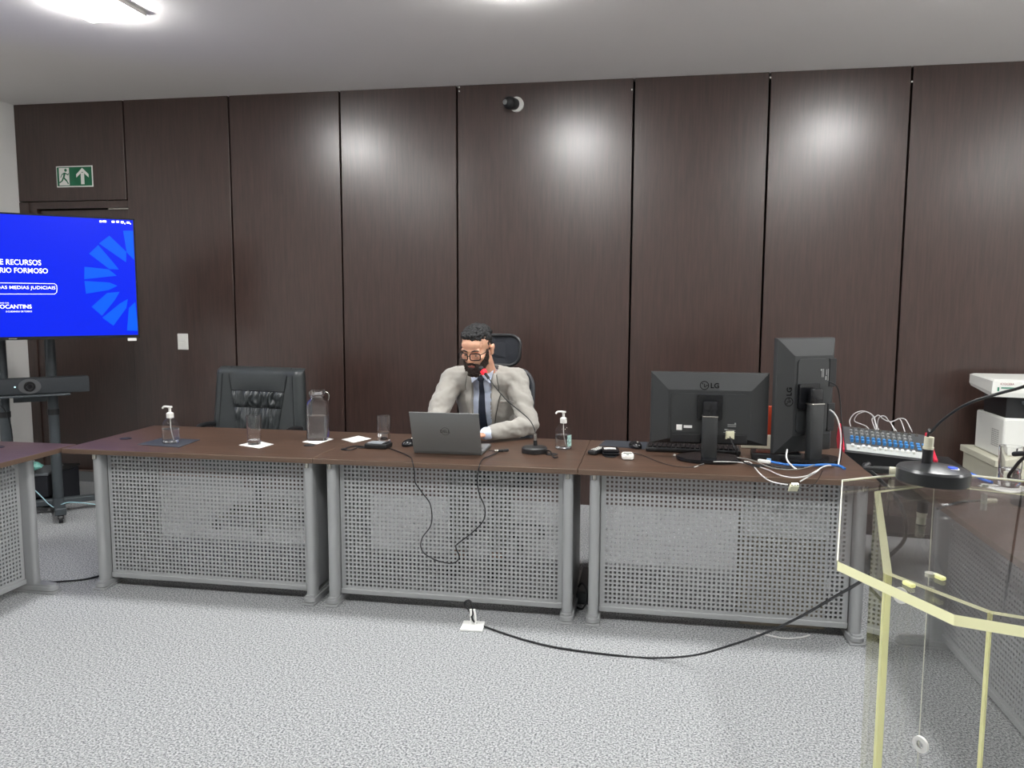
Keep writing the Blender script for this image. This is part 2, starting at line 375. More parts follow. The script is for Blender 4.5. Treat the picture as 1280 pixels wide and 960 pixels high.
vs = [bm.verts.new((x, -.0068, z)) for x, z in ((.073, .148), (.018, .098), (.018, .122-.05), (.073, .118), (.128, .072), (.128, .098))]; bm.faces.new(vs)
part('arrow', bm, white, t)
# wall switch
t = thing('wall_switch', 'white wall switch plate on the dark panelling left of the leather chair', 'switch', (-3.672, YB-.001, 1.105))
bm = BM(); box(bm, -.045, .045, -.009, 0, 0, .128, .004); part('switch_plate', bm, white, t)
bm = BM(); box(bm, -.024, .024, -.013, -.009, .036, .062, .002); part('rocker', bm, white, t)
bm = BM(); box(bm, -.024, .024, -.013, -.009, .068, .094, .002); part('rocker', bm, white, t)
# dome camera
p = onY(646, 131, YB)
t = thing('security_camera', 'small black and white security camera high on the panelled wall', 'camera', (p.x, YB, p.z))
bm = BM(); cyl(bm, (0, 0, 0), (0, -.022, 0), .052, 28); part('mount', bm, white, t, True)
bm = BM(); cyl(bm, (-.012, -.02, 0), (-.04, -.085, -.004), .040, 24, .046); ball(bm, (-.04, -.083, -.004), .044, 20); part('housing', bm, black, t, True)
bm = BM(); cyl(bm, (-.058, -.122, -.007), (-.062, -.132, -.008), .018, 20); part('lens', bm, blackg, t, True)

# ------------------------------------------------------------------ TELEVISION and stand
TD = Vector((.751, .661, 0)).normalized(); TN = Vector((TD.y, -TD.x, 0))   # along the screen, and towards the viewer
TA = math.atan2(TD.y, TD.x); TW, TH = 1.43, .80
tr = Vector((-3.46, 4.957, 0)); tc_ = tr - TD*(TW/2)
t = thing('television', 'large wall-size flat television showing a bright blue slide, at the left edge', 'television', (tc_.x, tc_.y, 1.243), TA)
bm = BM(); box(bm, -TW/2, TW/2, .002, .05, 0, TH, .006); box(bm, -.4, .4, .05, .075, .12, .6, .01); part('housing', bm, black, t)
bm = BM(); bz = .010
for a in ((-TW/2, TW/2, TH-bz, TH), (-TW/2, TW/2, 0, .020), (-TW/2, -TW/2+bz, 0, TH), (TW/2-bz, TW/2, 0, TH)): box(bm, a[0], a[1], -.004, .004, a[2], a[3], .001, 1)
part('bezel', bm, blackg, t)
scr = mat('screen_blue', (0, 0, .01), .3, emis=s2l((0, 40, 250)), es=.98, spec=.2)
scr2 = mat('screen_light_blue', (0, 0, .01), .3, emis=s2l((0, 100, 255)), es=1.0, spec=.2)
scw = mat('screen_white', (.8, .8, .8), .2, emis=(1, 1, 1), es=1.1)
bm = BM(); box(bm, -TW/2+bz, TW/2-bz, -.001, .003, .020, TH-bz); part('screen', bm, scr, t)
bpy.context.view_layer.update(); TI = t.matrix_world.inverted()
def tvp(zx, zy):
    zx = zx*.985 if zx > 600 else zx
    P = TI @ onP(zx/5.3333, 250+zy/5.3333, tc_+TN*.001, TN); return P.x, P.z
pet = [[(833, 205), (912, 205), (908, 400), (858, 350)], [(670, 290), (740, 238), (855, 345), (853, 415)], [(603, 358), (665, 300), (765, 415), (805, 463), (740, 460)],
       [(563, 445), (735, 462), (790, 505), (562, 528)], [(563, 540), (740, 550), (795, 572), (735, 600), (573, 625)], [(620, 712), (725, 620), (810, 612), (775, 670), (690, 772)],
       [(693, 785), (812, 690), (865, 660), (855, 720), (768, 838)], [(860, 870), (872, 720), (915, 680), (928, 790), (936, 872)]]
bm = BM()
for poly in pet:
    pts = [tvp(*q) for q in poly]; bm.faces.new([bm.verts.new((min(x, TW/2-bz-.001), -.0020, z)) for x, z in pts])
part('sunburst_graphic', bm, scr2, t)
bm = BM()
def tvtext(full, vis, xr_, x0_, yt, yb, off):
    x1_, z0 = tvp(xr_, yb); xa, z1 = tvp(xr_, yt); xb, _ = tvp(x0_, yb)
    b1, wv = text_bm(vis, z1-z0, off); b1.free(); b2, wf = text_bm(full, z1-z0, off); sx = (x1_-xb)/wv
    merge(bm, b2, Matrix.Translation((x1_-wf*sx, -.0024, z0)) @ Matrix.Rotation(R_(90), 4, 'X') @ Matrix.Diagonal((sx, 1, 1, 1)))
tvtext('DE RECURSOS', 'E RECURSOS', 275, 2, 400, 436, .008)
tvtext('DE RIO FORMOSO', 'RIO FORMOSO', 320, 0, 456, 490, .008)
part('slide_title', bm, scw, t); bm = BM()
tvtext('DAS MEDIAS JUDICIAIS', 'AS MEDIAS JUDICIAIS', 370, 5, 575, 602, .006)
part('slide_subtitle', bm, scw, t); bm = BM()
tvtext('TOCANTINS', 'OCANTINS', 212, 0, 697, 724, .012)
tvtext('GOVERNO DO', 'DO', 60, 35, 683, 690, .01)
tvtext('E CUIDANDO DE TODOS', 'E CUIDANDO DE TODOS', 213, 40, 738, 748, .01)
part('slide_footer', bm, scw, t); bm = BM()
for q in ((672, 136, 690, 150), (694, 136, 720, 150), (755, 138, 776, 152), (786, 138, 806, 152), (817, 140, 838, 156), (842, 152, 848, 163), (856, 144, 878, 158), (880, 154, 886, 164)):
    if q[0] == 755: part('status_icons', bm, scw, t); bm = BM()
    x0_, z1 = tvp(q[0], q[1]); x1_, z0 = tvp(q[2], q[3]); bm2 = BM(); prism(bm2, rrect(x1_-x0_, z1-z0, .003, 3, (x0_+x1_)/2, (z0+z1)/2), 0, .0004)
    merge(bm, bm2, Matrix.Translation((0, -.0024, 0)) @ Matrix(((1, 0, 0, 0), (0, 0, 1, 0), (0, 1, 0, 0), (0, 0, 0, 1))))
part('meeting_icons', bm, scw, t); bm = BM()
pp = [tvp(x, y) for x, y in ((-40, 552), (365, 558), (378, 570), (380, 590), (378, 615), (365, 627), (-40, 627))]
tube(bm, [(x, -.0026, z) for x, z in pp], .0018, 6, 1)
part('slide_outline', bm, scw, t)
bm = BM(); box(bm, TW/2-.075, TW/2-.02, -.004, .02, -.022, -.002, .004); part('sensor', bm, white, t)
bm = BM(); box(bm, -.045, .0, -.006, -.003, .006, .011); part('badge', bm, chrome, t)
# stand
pR = onZ(74, 640, 0); cS = pR - TD*.145
t = thing('television_stand', 'grey wheeled stand with two tall poles carrying the television', 'stand', (cS.x, cS.y, 0), TA)
pole = mat('dark_grey_pole', s2l((74, 80, 84)), .4, .2)
dback = (tc_-cS).dot(TN)
for s in (-1, 1):
    bm = BM(); cyl(bm, (s*.145, 0, .09), (s*.145, 0, 1.85), .034, 20); part('pole', bm, pole, t, True)
    bm = BM(); cyl(bm, (s*.145, 0, .70), (s*.145, 0, .74), .038, 20); part('clamp', bm, black, t, True)
    bm = BM(); box(bm, s*.145-.035, s*.145+.035, -.35, .22, .055, .105, .006); part('base_beam', bm, pole, t)
    for yy in (-.33, .20):
        bm = BM(); cyl(bm, (s*.145-.012, yy, .03), (s*.145+.012, yy, .03), .029, 18); box(bm, s*.145-.018, s*.145+.018, yy-.012, yy+.012, .03, .06); part('caster', bm, black, t, True)
bm = BM(); box(bm, -.42, .42, -.03, .03, .06, .10, .006); part('base_beam', bm, pole, t)
bm = BM(); yb_ = -dback+.075
box(bm, -.3, .3, min(yb_, .0), max(yb_, .0)+.001, 1.5, 1.56); box(bm, -.3, .3, min(yb_, .0), max(yb_, .0)+.001, 1.78, 1.83); part('bracket', bm, black, t)
# video bar + shelf
pb = onY(37, 482, 4.42)
vb = onP(37, 482, cS+TN*.13, TN); vr = onP(112, 480, cS+TN*.13, TN); Lh = (vr-vb).length
bm = BM(); loc = t.matrix_world.inverted() @ vb; zs = vb.z-.062
box(bm, loc.x-Lh*.8, loc.x+Lh*.66, -.18, -.03, zs-.012, zs, .003); box(bm, loc.x-.1, loc.x+.1, -.04, -.03, zs-.06, zs); part('shelf', bm, pole, t)
v = thing('video_conference_bar', 'long dark grey camera soundbar on the shelf below the television', 'soundbar', (vb.x, vb.y, zs), TA)
vbg = mat('charcoal_speaker_cloth', s2l((62, 66, 70)), .75, noise_s=600, noise_a=.15)
bm = BM(); box(bm, -Lh, Lh, -.0, .085, .001, .112, .012); part('housing', bm, vbg, v, True)
bm = BM(); cyl(bm, (0, .004, .056), (0, -.008, .056), .05, 32); 
for q in bm.verts: q.co.x *= 1.35
part('camera_bezel', bm, mat('bezel_grey', s2l((96, 98, 100)), .35), v, True)
bm = BM(); cyl(bm, (0, -.007, .056), (0, -.014, .056), .034, 28); part('lens', bm, blackg, v, True)
bm = BM(); lathe(bm, [(.022, 0), (.024, .003), (.016, .003), (.015, 0)], 24, caps=False); xf(bm, Matrix.Translation((0, -.014, .056)) @ Matrix.Rotation(R_(90), 4, 'X')); part('lens_ring', bm, black, v, True)
bm = BM(); ball(bm, (-.085, -.001, .056), .005, 8); part('status_light', bm, mat('led_white', (.6, .9, 1), .4, emis=(.6, .95, 1), es=2), v)
bm = BM(); tube(bm, [vb-TD*.22+TN*.03+Vector((0, 0, -.05)), vb-TD*.19+TN*.02+Vector((0, 0, -.1)), vb-TD*.15+Vector((0, 0, -.16)), vb-TD*.12-TN*.06+Vector((0, 0, -.3)), vb-TD*.12-TN*.07+Vector((0, 0, -.6))], .004)
solo('camera_cable', bm, cable_b, 'thin black cable hanging from the camera soundbar', 'cable', smooth=True)
# boxes behind the side desk
pa = onZ(107, 640, .0); bl = mat('black_fabric_case', s2l((20, 22, 30)), .75, noise_s=80, noise_a=.1)
t = thing('equipment_case', 'black boxy case standing right of the television pole', 'case', (-4.30, 5.12, 0), R_(8))
bm = BM(); box(bm, -.09, .09, -.14, .14, .01, .26, .015); part('body', bm, bl, t)
bm = BM(); box(bm, -.095, .095, -.145, .145, .26, .275, .005); part('lid', bm, black, t)
bm = BM(); box(bm, -.02, .02, -.15, -.144, .243, .257, .001); part('latch', bm, chrome, t)
pc = onZ(52, 643, .0)
t = thing('amplifier_box', 'black box with a grey top left of the television pole', 'box', (-4.40, 4.98, .106), R_(20))
bm = BM(); box(bm, -.17, .17, -.15, .15, .0, .155, .008); part('body', bm, bl, t)
bm = BM(); box(bm, -.175, .175, -.155, .155, .155, .175, .004); part('top', bm, mat('grey_top', s2l((96, 100, 104)), .6), t)
bm = BM()
for k in range(9): ball(bm, (-4.315+random.uniform(-.07, .08), 4.90+random.uniform(-.04, .04), .325+random.uniform(-.012, .03)), (random.uniform(.03, .05), .04, random.uniform(.025, .045)), 10)
bm = blob(bm, .008, 2)
for v_ in bm.verts: v_.co += Vector((noise.noise(v_.co*30), noise.noise(v_.co*30+Vector((5, 0, 0))), noise.noise(v_.co*30+Vector((9, 0, 0)))))*.016
bmz = min(v_.co.z for v_ in bm.verts)
for v_ in bm.verts: v_.co.z += .2815-bmz
solo('plastic_bag', bm, mat('teal_plastic_bag', s2l((110, 170, 160)), .35, noise_s=14, noise_a=.5), 'crumpled teal and white plastic bag on the black box by the television', 'bag', smooth=True)
bm = BM(); tube(bm, [onY(x, y, 4.72) for x, y in ((38, 608), (46, 615), (55, 624), (62, 631), (70, 634))]+[(-3.93, 4.78, .113), (-3.80, 4.90, .07), (-3.7, 4.95, .03), (-3.6, 5.0, .006)], .0035)
solo('network_cable', bm, mat('pale_blue_cable', s2l((165, 205, 215)), .5), 'pale blue network cable drooping over the television stand base', 'cable', smooth=True)
bm = BM(); tube(bm, [onZ(x, y, .006) for x, y in ((20, 731), (52, 729), (75, 727), (100, 725), (116, 722), (135, 716), (170, 700))], .005)
solo('floor_cable', bm, cable_b, 'black cable on the carpet between the left side desk and the front row', 'cable', smooth=True)

# ------------------------------------------------------------------ CHAIRS
def star_base(t, z=.42, m=black):
    bm = BM()
    for k in range(5):
        a = 2*math.pi*k/5+.3; e = Vector((.29*math.cos(a), .29*math.sin(a), .075)); capsule(bm, (0, 0, .11), e, .026, .016, 10)
    part('star_base', blob(bm, .007, 3), m, t, True)
    for k in range(5):
        a = 2*math.pi*k/5+.3; c = Vector((.29*math.cos(a), .29*math.sin(a), .03)); d = Vector((-math.sin(a), math.cos(a), 0))
        bm = BM(); cyl(bm, c-d*.02, c+d*.02, .028, 16); cyl(bm, c, c+Vector((0, 0, .045)), .008, 8); part('caster', bm, black, t, True)
    bm = BM(); cyl(bm, (0, 0, .1), (0, 0, z), .028, 16); part('gas_lift', bm, black, t, True)
# executive leather chair
t = thing('office_chair', 'grey leather executive chair with ruched back, empty behind the left desk', 'chair', (-2.60, 4.93, 0), R_(-7))
star_base(t, .40, chrome)
bm = BM(); box(bm, -.27, .27, -.27, .25, .40, .52, .045, 4); part('seat', bm, leather, t, True)
def back_w(z): # half width at height above seat
    u = (z-.5)/.58; return .362-.035*u
BZ0, BZ1 = .46, 1.05
NX, NZ = 40, 44; bm = BM(); fr = []; rr = []
for j in range(NZ+1):
    z = BZ0+(BZ1-BZ0)*j/NZ; a = []; b_ = []
    for i in range(NX+1):
        s = -1+2*i/NX; w = back_w(z); edge = max(0, abs(s)-.86)/.14; x = s*w*(1 if abs(s) < .9 else 1)
        topr = max(0, (z-(BZ1-.035))/.035); y = .0+.10*(s*s)*-.35+.035*edge**2+.045*topr**2
        if abs(s) < .60 and z > .88: y -= .018*math.cos(s/.60*math.pi/2)*math.sin(math.pi*min(1, (z-.88)/.19))
        y += .16*(z-.5)*.45
        a.append(bm.verts.new((x, y, z)))
        b_.append(bm.verts.new((x*.99, y+.095-.04*topr-.05*edge**2, z)))
    fr.append(a); rr.append(b_)
for j in range(NZ):
    for i in range(NX):
        bm.faces.new((fr[j][i], fr[j][i+1], fr[j+1][i+1], fr[j+1][i])); bm.faces.new((rr[j][i+1], rr[j][i], rr[j+1][i], rr[j+1][i+1]))
for j in range(NZ):
    bm.faces.new((rr[j][0], fr[j][0], fr[j+1][0], rr[j+1][0])); bm.faces.new((fr[j][NX], rr[j][NX], rr[j+1][NX], fr[j+1][NX]))
for i in range(NX):
    bm.faces.new((fr[NZ][i], fr[NZ][i+1], rr[NZ][i+1], rr[NZ][i])); bm.faces.new((rr[0][i], rr[0][i+1], fr[0][i+1], fr[0][i]))
bm.normal_update(); bvh = BVHTree.FromBMesh(bm); part('backrest', bm, leather, t, True, ang=60)
def onback(x, z, off=.002):
    h = bvh.ray_cast(Vector((x, -2, z)), Vector((0, 1, 0))); return Vector((x, h[0].y-off, z))
# ruched insert
for z0, z1 in ((.79, .893), (.60, .782)):
    bm = BM(); n = 110; m_ = 12; G = []
    for j in range(m_+1):
        row = []; z = z0+(z1-z0)*j/m_; w = .150+.055*(z-.60)/.30
        for i in range(n+1):
            s = -1+2*i/n; x = s*w; v = j/m_; env = math.sin(math.pi*min(1, max(0, (1-abs(s))*8))/2)
            wv = noise.noise(Vector((x*52+noise.noise(Vector((x*20, z*14, 3)))*1.6, z*9, 1.3)))+.5*noise.noise(Vector((x*110, z*12, 7)))
            p = onback(x, z, .004); p.y -= env*(.014*(1-(2*v-1)**4)+.024*wv*(1-.5*(2*v-1)**4)); row.append(bm.verts.new(p))
        G.append(row)
    for j in range(m_):
        for i in range(n): bm.faces.new((G[j][i], G[j][i+1], G[j+1][i+1], G[j+1][i]))
    part('ruched_panel', bm, leather, t, True, ang=180)
seam = mat('dark_seam', s2l((20, 22, 24)), .6); bm = BM()
for s in (-1, 1):
    tube(bm, [onback(s*(.150+.055*(z-.60)/.30), z, .001) for z in (.6, .7, .8, .9, 1.0, 1.05)], .0028, 6)
    tube(bm, [onback(s*(back_w(z)-.062), z, .001) for z in (.6, .7, .8, .9, 1.0, 1.05)], .0022, 6)
tube(bm, [onback(x, .898, .001) for x in (-.20, -.1, 0, .1, .20)], .0035, 6); tube(bm, [onback(x, .786, .001) for x in (-.18, -.09, 0, .09, .18)], .0035, 6)
part('seam', bm, seam, t, True)
for s in (-1, 1):
    bm = BM(); tube(bm, [(s*.27, .12, .5), (s*.325, .1, .62), (s*.33, -.02, .665), (s*.33, -.18, .66), (s*.31, -.2, .56), (s*.27, -.14, .47)], .017, 10); part('armrest', bm, black, t, True)
# mesh task chair behind the man
t = thing('office_chair', 'black mesh task chair with headrest, occupied by the man', 'chair', (-.94, 4.82, 0), R_(4))
star_base(t, .40)
bm = BM(); box(bm, -.25, .25, -.25, .24, .40, .47, .03, 4); part('seat', bm, meshfab, t, True)
def frame_pad(w0, w1, z0, z1, y0, y1, rad):
    pts = []
    for x, z in rrect(2, 2, rad*2, 6):
        v = (z+1)/2; w = w0+(w1-w0)*v; pts.append((x*w, y0+(y1-y0)*v-.03*(1-x*x)*-1, z0+(z1-z0)*v))
    return pts
def padmesh(pts, th):
    bm = BM(); c = sum((Vector(p) for p in pts), Vector())/len(pts); rings = []
    for dy, k in ((0, 1), (0, .97)):
        pass
    a = [bm.verts.new(p) for p in pts]; b2 = [bm.verts.new(Vector(p)+Vector((0, th, 0))) for p in pts]; n = len(pts)
    am = [bm.verts.new(c+(Vector(p)-c)*.5+Vector((0, .012, 0))) for p in pts]; bmn = [bm.verts.new(c+(Vector(p)-c)*.5+Vector((0, .012+th, 0))) for p in pts]
    for i in range(n):
        j = (i+1) % n; bm.faces.new((a[i], a[j], am[j], am[i])); bm.faces.new((b2[j], b2[i], bmn[i], bmn[j])); bm.faces.new((a[j], a[i], b2[i], b2[j]))
    bm.faces.new(am[::-1]); bm.faces.new(bmn); bmesh.ops.recalc_face_normals(bm, faces=bm.faces[:]); return bm
P1_ = frame_pad(.20, .215, .52, 1.065, .10, .17, .22); part('backrest', padmesh(P1_, .012), meshfab, t)
bm = BM(); tube(bm, P1_+[P1_[0]], .013, 8, 1, True); part('back_frame', bm, mat('grey_frame', s2l((58, 60, 64)), .5), t, True)
P2_ = frame_pad(.12, .13, 1.095, 1.285, .15, .175, .3); part('headrest', padmesh(P2_, .014), meshfab, t)
bm = BM(); tube(bm, P2_+[P2_[0]], .011, 8, 1, True); part('headrest_frame', bm, black, t, True)
bm = BM(); tube(bm, [(0, .0, .42), (0, .17, .44), (0, .22, .6), (0, .215, .95), (0, .21, 1.2)], .022, 10); part('spine', bm, black, t, True)
for s in (-1, 1):
    bm = BM(); tube(bm, [(s*.24, 0, .44), (s*.30, 0, .46), (s*.31, 0, .6)], .015, 10); box(bm, s*.31-.035, s*.31+.035, -.12, .12, .6, .625, .01); part('armrest', bm, black, t, True)

# ------------------------------------------------------------------ THE MAN
man = thing('person', 'bearded man in light grey suit, dark tie and glasses, seated looking down at the laptop', 'person', (-.94, 4.72, 0))
HC = Vector((-.958, 4.33, 1.238)); HR = Matrix.Rotation(R_(-12), 3, 'Z') @ Matrix.Rotation(R_(20), 3, 'X') @ Matrix.Rotation(R_(2), 3, 'Y')
HS = 1.04
def hd(x, f, u): return HC + HR @ (Vector((x, -f, u))*HS)
skin = mat('skin', s2l((230, 176, 146)), .5, noise_s=25, noise_a=.06, sss=.12)
bm = BM()
def hball(c, r, n=20): ball(bm, hd(*c), Vector(r)*HS if not isinstance(r, (int, float)) else r*HS, n, HR)
hball((0, -.012, .045), (.076, .094, .074)); hball((0, .018, -.018), (.067, .072, .088)); hball((0, .03, -.07), (.050, .052, .040)); hball((0, .072, -.096), (.024, .02, .018))
hball((0, .06, .05), (.055, .035, .04))
for s in (-1, 1):
    hball((s*.040, .060, -.018), (.024, .024, .02)); capsule(bm, hd(0, .087, .024), hd(s*.045, .078, .026), .011*HS, .009*HS)
    hball((s*.0105, .100, -.028), (.009, .010, .008))
    hball((s*.081, -.012, -.004), (.010, .015, .030)); hball((s*.087, -.018, .012), (.007, .017, .018)); hball((s*.031, .068, .006), (.017, .014, .012))
    hball((s*.062, .0, -.055), (.016, .03, .03))
capsule(bm, hd(0, .088, .015), hd(0, .108, -.022), .008*HS, .0125*HS)
capsule(bm, hd(-.018, .086, -.060), hd(.018, .086, -.060), .007*HS); capsule(bm, hd(-.014, .084, -.070), hd(.014, .084, -.070), .008*HS)
NB = Vector((-.945, 4.50, 1.085))
capsule(bm, hd(0, -.035, -.05), NB, .060, .064)
SHL, SHR = Vector((-1.125, 4.50, 1.048)), Vector((-.785, 4.52, 1.045))
EL, ER = Vector((-1.205, 4.29, .815)), Vector((-.672, 4.37, .812)); WL, WR = Vector((-1.08, 4.135, .80)), Vector((-.862, 4.20, .79))
for s, e, w in ((SHL, EL, WL), (SHR, ER, WR)): chain(bm, [NB+Vector((0, .02, -.03)), s, e, w], [.06, .052, .042, .028])
ball(bm, (-.95, 4.57, .94), (.165, .105, .18)); ball(bm, (-.945, 4.64, .72), (.15, .105, .2)); ball(bm, (-.94, 4.72, .56), (.17, .13, .10))
for s in (-1, 1):
    chain(bm, [(-.94+s*.09, 4.72, .55), (-.94+s*.12, 4.33, .52), (-.94+s*.11, 4.30, .10), (-.94+s*.11, 4.22, .05)], [.08, .058, .04, .03])
# hands
def hand(W, d, up, side):
    """W wrist, d pointing dir, up normal, side: thumb direction"""
    d = Vector(d).normalized(); sd = Vector(side).normalized(); u = Vector(up).normalized()
    for k in range(-2, 3): capsule(bm, W+d*.01+sd*k*.006, W+d*.085+sd*k*.0165, .014, .0115, 10)
    for k, L in zip((-1.5, -.5, .5, 1.5), (.058, .07, .076, .068)):
        a = W+d*.088+sd*k*.0205; m1 = a+d*L*.45+u*.006; m2 = m1+d*L*.32-u*.012; m3 = m2+d*L*.22-u*.014
        chain(bm, [a, m1, m2, m3], [.0095, .009, .0082, .0072], 10)
    a = W+d*.03+sd*.030; chain(bm, [a, a+d*.03+sd*.022-u*.004, a+d*.058+sd*.030-u*.012], [.0125, .010, .0085], 10)
hand(WL, (.75, -.6, -.12), (0, 0, 1), (.6, .75, 0)); hand(WR, (-.8, -.5, -.10), (0, 0, 1), (-.5, .8, 0))
body = blob(bm, .0042, 3, .5); bodybvh = BVHTree.FromBMesh(body); part('body', body, skin, man, True, True, ang=180)
# lips, brows, eyes
bm = BM(); capsule(bm, hd(-.017, .0925, -.061), hd(.017, .0925, -.061), .0045); capsule(bm, hd(-.013, .092, -.069), hd(.013, .092, -.069), .0055); part('lips', blob(bm, .002, 2), mat('lip', s2l((150, 88, 80)), .5), man, True, True)
hairm = mat('dark_greying_hair', s2l((34, 34, 35)), .6, noise_s=110, noise_a=.9, bump=.6, bscale=220, spec=.4)
beardm = mat('brown_black_beard', s2l((60, 51, 47)), .9, noise_s=160, noise_a=.6, bump=.6, bscale=300, spec=.2)
for s in (-1, 1):
    bm = BM(); chain(bm, [hd(s*.014, .098, .026), hd(s*.030, .097, .032), hd(s*.048, .084, .027)], [.0036, .0042, .0026]); part('eyebrow', blob(bm, .002, 1), hairm, man, True, True)
    bm = BM(); ball(bm, hd(s*.031, .078, .004), .0105, 16); e = part('eye', bm, white, man, True, True)
    bm = BM(); ball(bm, hd(s*.030, .0855, .001), .0050, 12); part('iris', bm, mat('iris_brown', s2l((36, 24, 20)), .2), e, True, True)
    bm = BM(); ball(bm, hd(s*.031, .079, .0075), Vector((.0128, .0122, .0105)), 16, HR); part('eyelid', bm, skin, man, True, True)
# hair
bm = BM(); rnd = random.Random(3)
for k in range(900):
    th = rnd.uniform(0, 2*math.pi); u = rnd.uniform(-.5, 1); rr_ = math.sqrt(max(0, 1-u*u)); x, f = rr_*math.cos(th), rr_*math.sin(th)
    ux, uf, uu = x*.070, -.012+f*.092, .048+u*.071
    if f > .25 and uu < .084: continue
    if f > -.2 and uu < .03 and not (abs(x) > .88 and f < .42 and uu > .0): continue
    if uu < .0 and f > -.2: continue
    short = uu < .06
    if short: ux = x*.0775
    r = rnd.uniform(.004, .006) if short else rnd.uniform(.006, .0115)
    lift = -.003 if short else rnd.uniform(.0, .010)
    dl = Vector((x, f, u)).normalized()*lift; ball(bm, hd(ux+dl.x, uf+dl.y, uu+dl.z), r, 8)
for k in range(60):
    x = rnd.uniform(-.056, .052); ball(bm, hd(x, -.012+.090*math.sqrt(1-(x/.074)**2)+rnd.uniform(-.014, .0), .092+rnd.uniform(-.010, .016)), rnd.uniform(.007, .010), 8)
for k in range(140):
    a = rnd.uniform(0, 6.283); ball(bm, hd(.056*math.cos(a), -.012+.074*math.sin(a), rnd.uniform(.088, .104)), rnd.uniform(.008, .012), 8)
ball(bm, hd(0, -.014, .055), Vector((.0725, .090, .067))*HS, 24, HR)
hb = blob(bm, .0032, 1, .4)
for v in hb.verts: v.co += v.normal*(.005*noise.noise(v.co*95)+.003*noise.noise(v.co*190))
# keep only what stands outside of the forehead
hb.normal_update(); part('hair', hb, hairm, man, True, True, ang=180)
bm = BM()
for k in range(520):
    a = rnd.uniform(-1.5, 1.5); v = rnd.uniform(0, 1); x = math.sin(a)*.063; f = .018+math.cos(a)*.062; u = -.056-v*.046
    x *= 1-.36*v; 
    if abs(a) < .34 and v < .34: continue
    if abs(a) > .6: ut = -.056+max(0, abs(a)-.75)*.085; ub = -.102+max(0, abs(a)-.6)*.05; u = ut+(ub-ut)*v; x = math.sin(a)*(.066+(.005 if u > -.04 else 0)); f = .014+math.cos(a)*.062
    if abs(a) < .7 : f += .012
    ball(bm, hd(x, f+.004, u), rnd.uniform(.006, .0095), 8)
for k in range(90): # chin
    ball(bm, hd(rnd.uniform(-.026, .026), .080+rnd.uniform(-.008, .006), -.104+rnd.uniform(-.018, .016)), rnd.uniform(.007, .010), 8)
for k in range(80): # moustache
    x = rnd.uniform(-.036, .036); ball(bm, hd(x, .093-abs(x)*.45, -.047-abs(x)*.35), rnd.uniform(.005, .0072), 8)
bb = blob(bm, .003, 1, .4)
for v in bb.verts: v.co += v.normal*(.002*noise.noise(v.co*150))
part('beard', bb, beardm, man, True, True, ang=180)
# glasses
bm = BM()
for s in (-1, 1):
    pts = [hd(s*.034+x, .113-abs(s*.034+x)*.22, .001+u) for x, u in rrect(.054, .037, .011, 4)]; tube(bm, pts+[pts[0]], .0032, 8, 1, True)
    tube(bm, [hd(s*.062, .100, .012), hd(s*.074, .07, .012), hd(s*.080, .0, .012), hd(s*.080, -.02, .004)], .0028, 8)
tube(bm, [hd(-.008, .112, .006), hd(0, .114, .008), hd(.008, .112, .006)], .0018, 8, 3)
gl = part('eyeglasses', bm, mat('dark_tortoise_frame', s2l((26, 16, 14)), .35), man, True, True)
for s in (-1, 1):
    bm = BM(); vs = [bm.verts.new(hd(s*.034+x, .113-abs(s*.034+x)*.22, .001+u)) for x, u in rrect(.053, .036, .011, 4)]; bm.faces.new(vs); part('lens', bm, clear_mat('spectacle_lens', (.98, .98, .98), .02, 1.3) if 'spectacle_lens' not in MATS else MATS['spectacle_lens'], gl, False, True)
# shirt
XC = -.952
bm = BM(); ball(bm, (-.95, 4.565, .93), (.175, .12, .19)); ball(bm, (-.945, 4.63, .72), (.16, .12, .2)); capsule(bm, SHL+Vector((.03, .01, -.01)), SHR+Vector((-.03, .01, -.01)), .062)
capsule(bm, NB+Vector((0, .0, -.05)), NB+Vector((0, .0, .0)), .072, .069)
chain(bm, [WR+Vector((.03, .025, 0)), WR+Vector((-.016, -.010, .0))], [.034, .036]); chain(bm, [WL+Vector((-.03, .03, 0)), WL+Vector((.012, -.012, 0))], [.034, .034])
shirtm = mat('pale_blue_shirt', s2l((214, 226, 246)), .75, noise_s=40, noise_a=.05, bump=.1, bscale=400)
sh = blob(bm, .006, 4); sbvh = BVHTree.FromBMesh(sh); part('shirt', sh, shirtm, man, True, True, ang=180)
# jacket
bm = BM(); ball(bm, (-.95, 4.565, .925), (.185, .142, .20)); ball(bm, (-.945, 4.63, .72), (.19, .145, .22))
capsule(bm, SHL, SHR, .078); capsule(bm, SHL, NB+Vector((-.03, .03, -.012)), .074, .070); capsule(bm, SHR, NB+Vector((.03, .03, -.012)), .074, .070)
chain(bm, [SHL+Vector((-.012, 0, .0)), SHL.lerp(EL, .5)+Vector((-.01, 0, 0)), EL, EL.lerp(WL, .55), WL+Vector((-.012, .014, 0))], [.072, .064, .056, .050, .045])
chain(bm, [SHR+Vector((.012, 0, .0)), SHR.lerp(ER, .5)+Vector((.008, 0, 0)), ER, ER.lerp(WR, .55), WR+Vector((.018, .016, 0))], [.072, .064, .056, .050, .044])
ball(bm, (-.94, 4.70, .60), (.20, .15, .12))
jk = blob(bm, .006, 5)
for v in jk.verts:
    c = v.co; arm = min(1, max(0, (abs(c.x-XC)-.13)/.08)); wr = noise.noise(Vector((c.x*9, c.y*9, c.z*26+c.x*14*(1 if c.x > XC else -1))))
    v.co += v.normal*(wr*(.004+.009*arm)+.003*noise.noise(c*45))
    if c.z < .752 and c.y < 4.40: v.co.z = .752
jk.normal_update()
def vhalf(z):
    return .052 if z < 1.02 else .052+(z-1.02)*.10
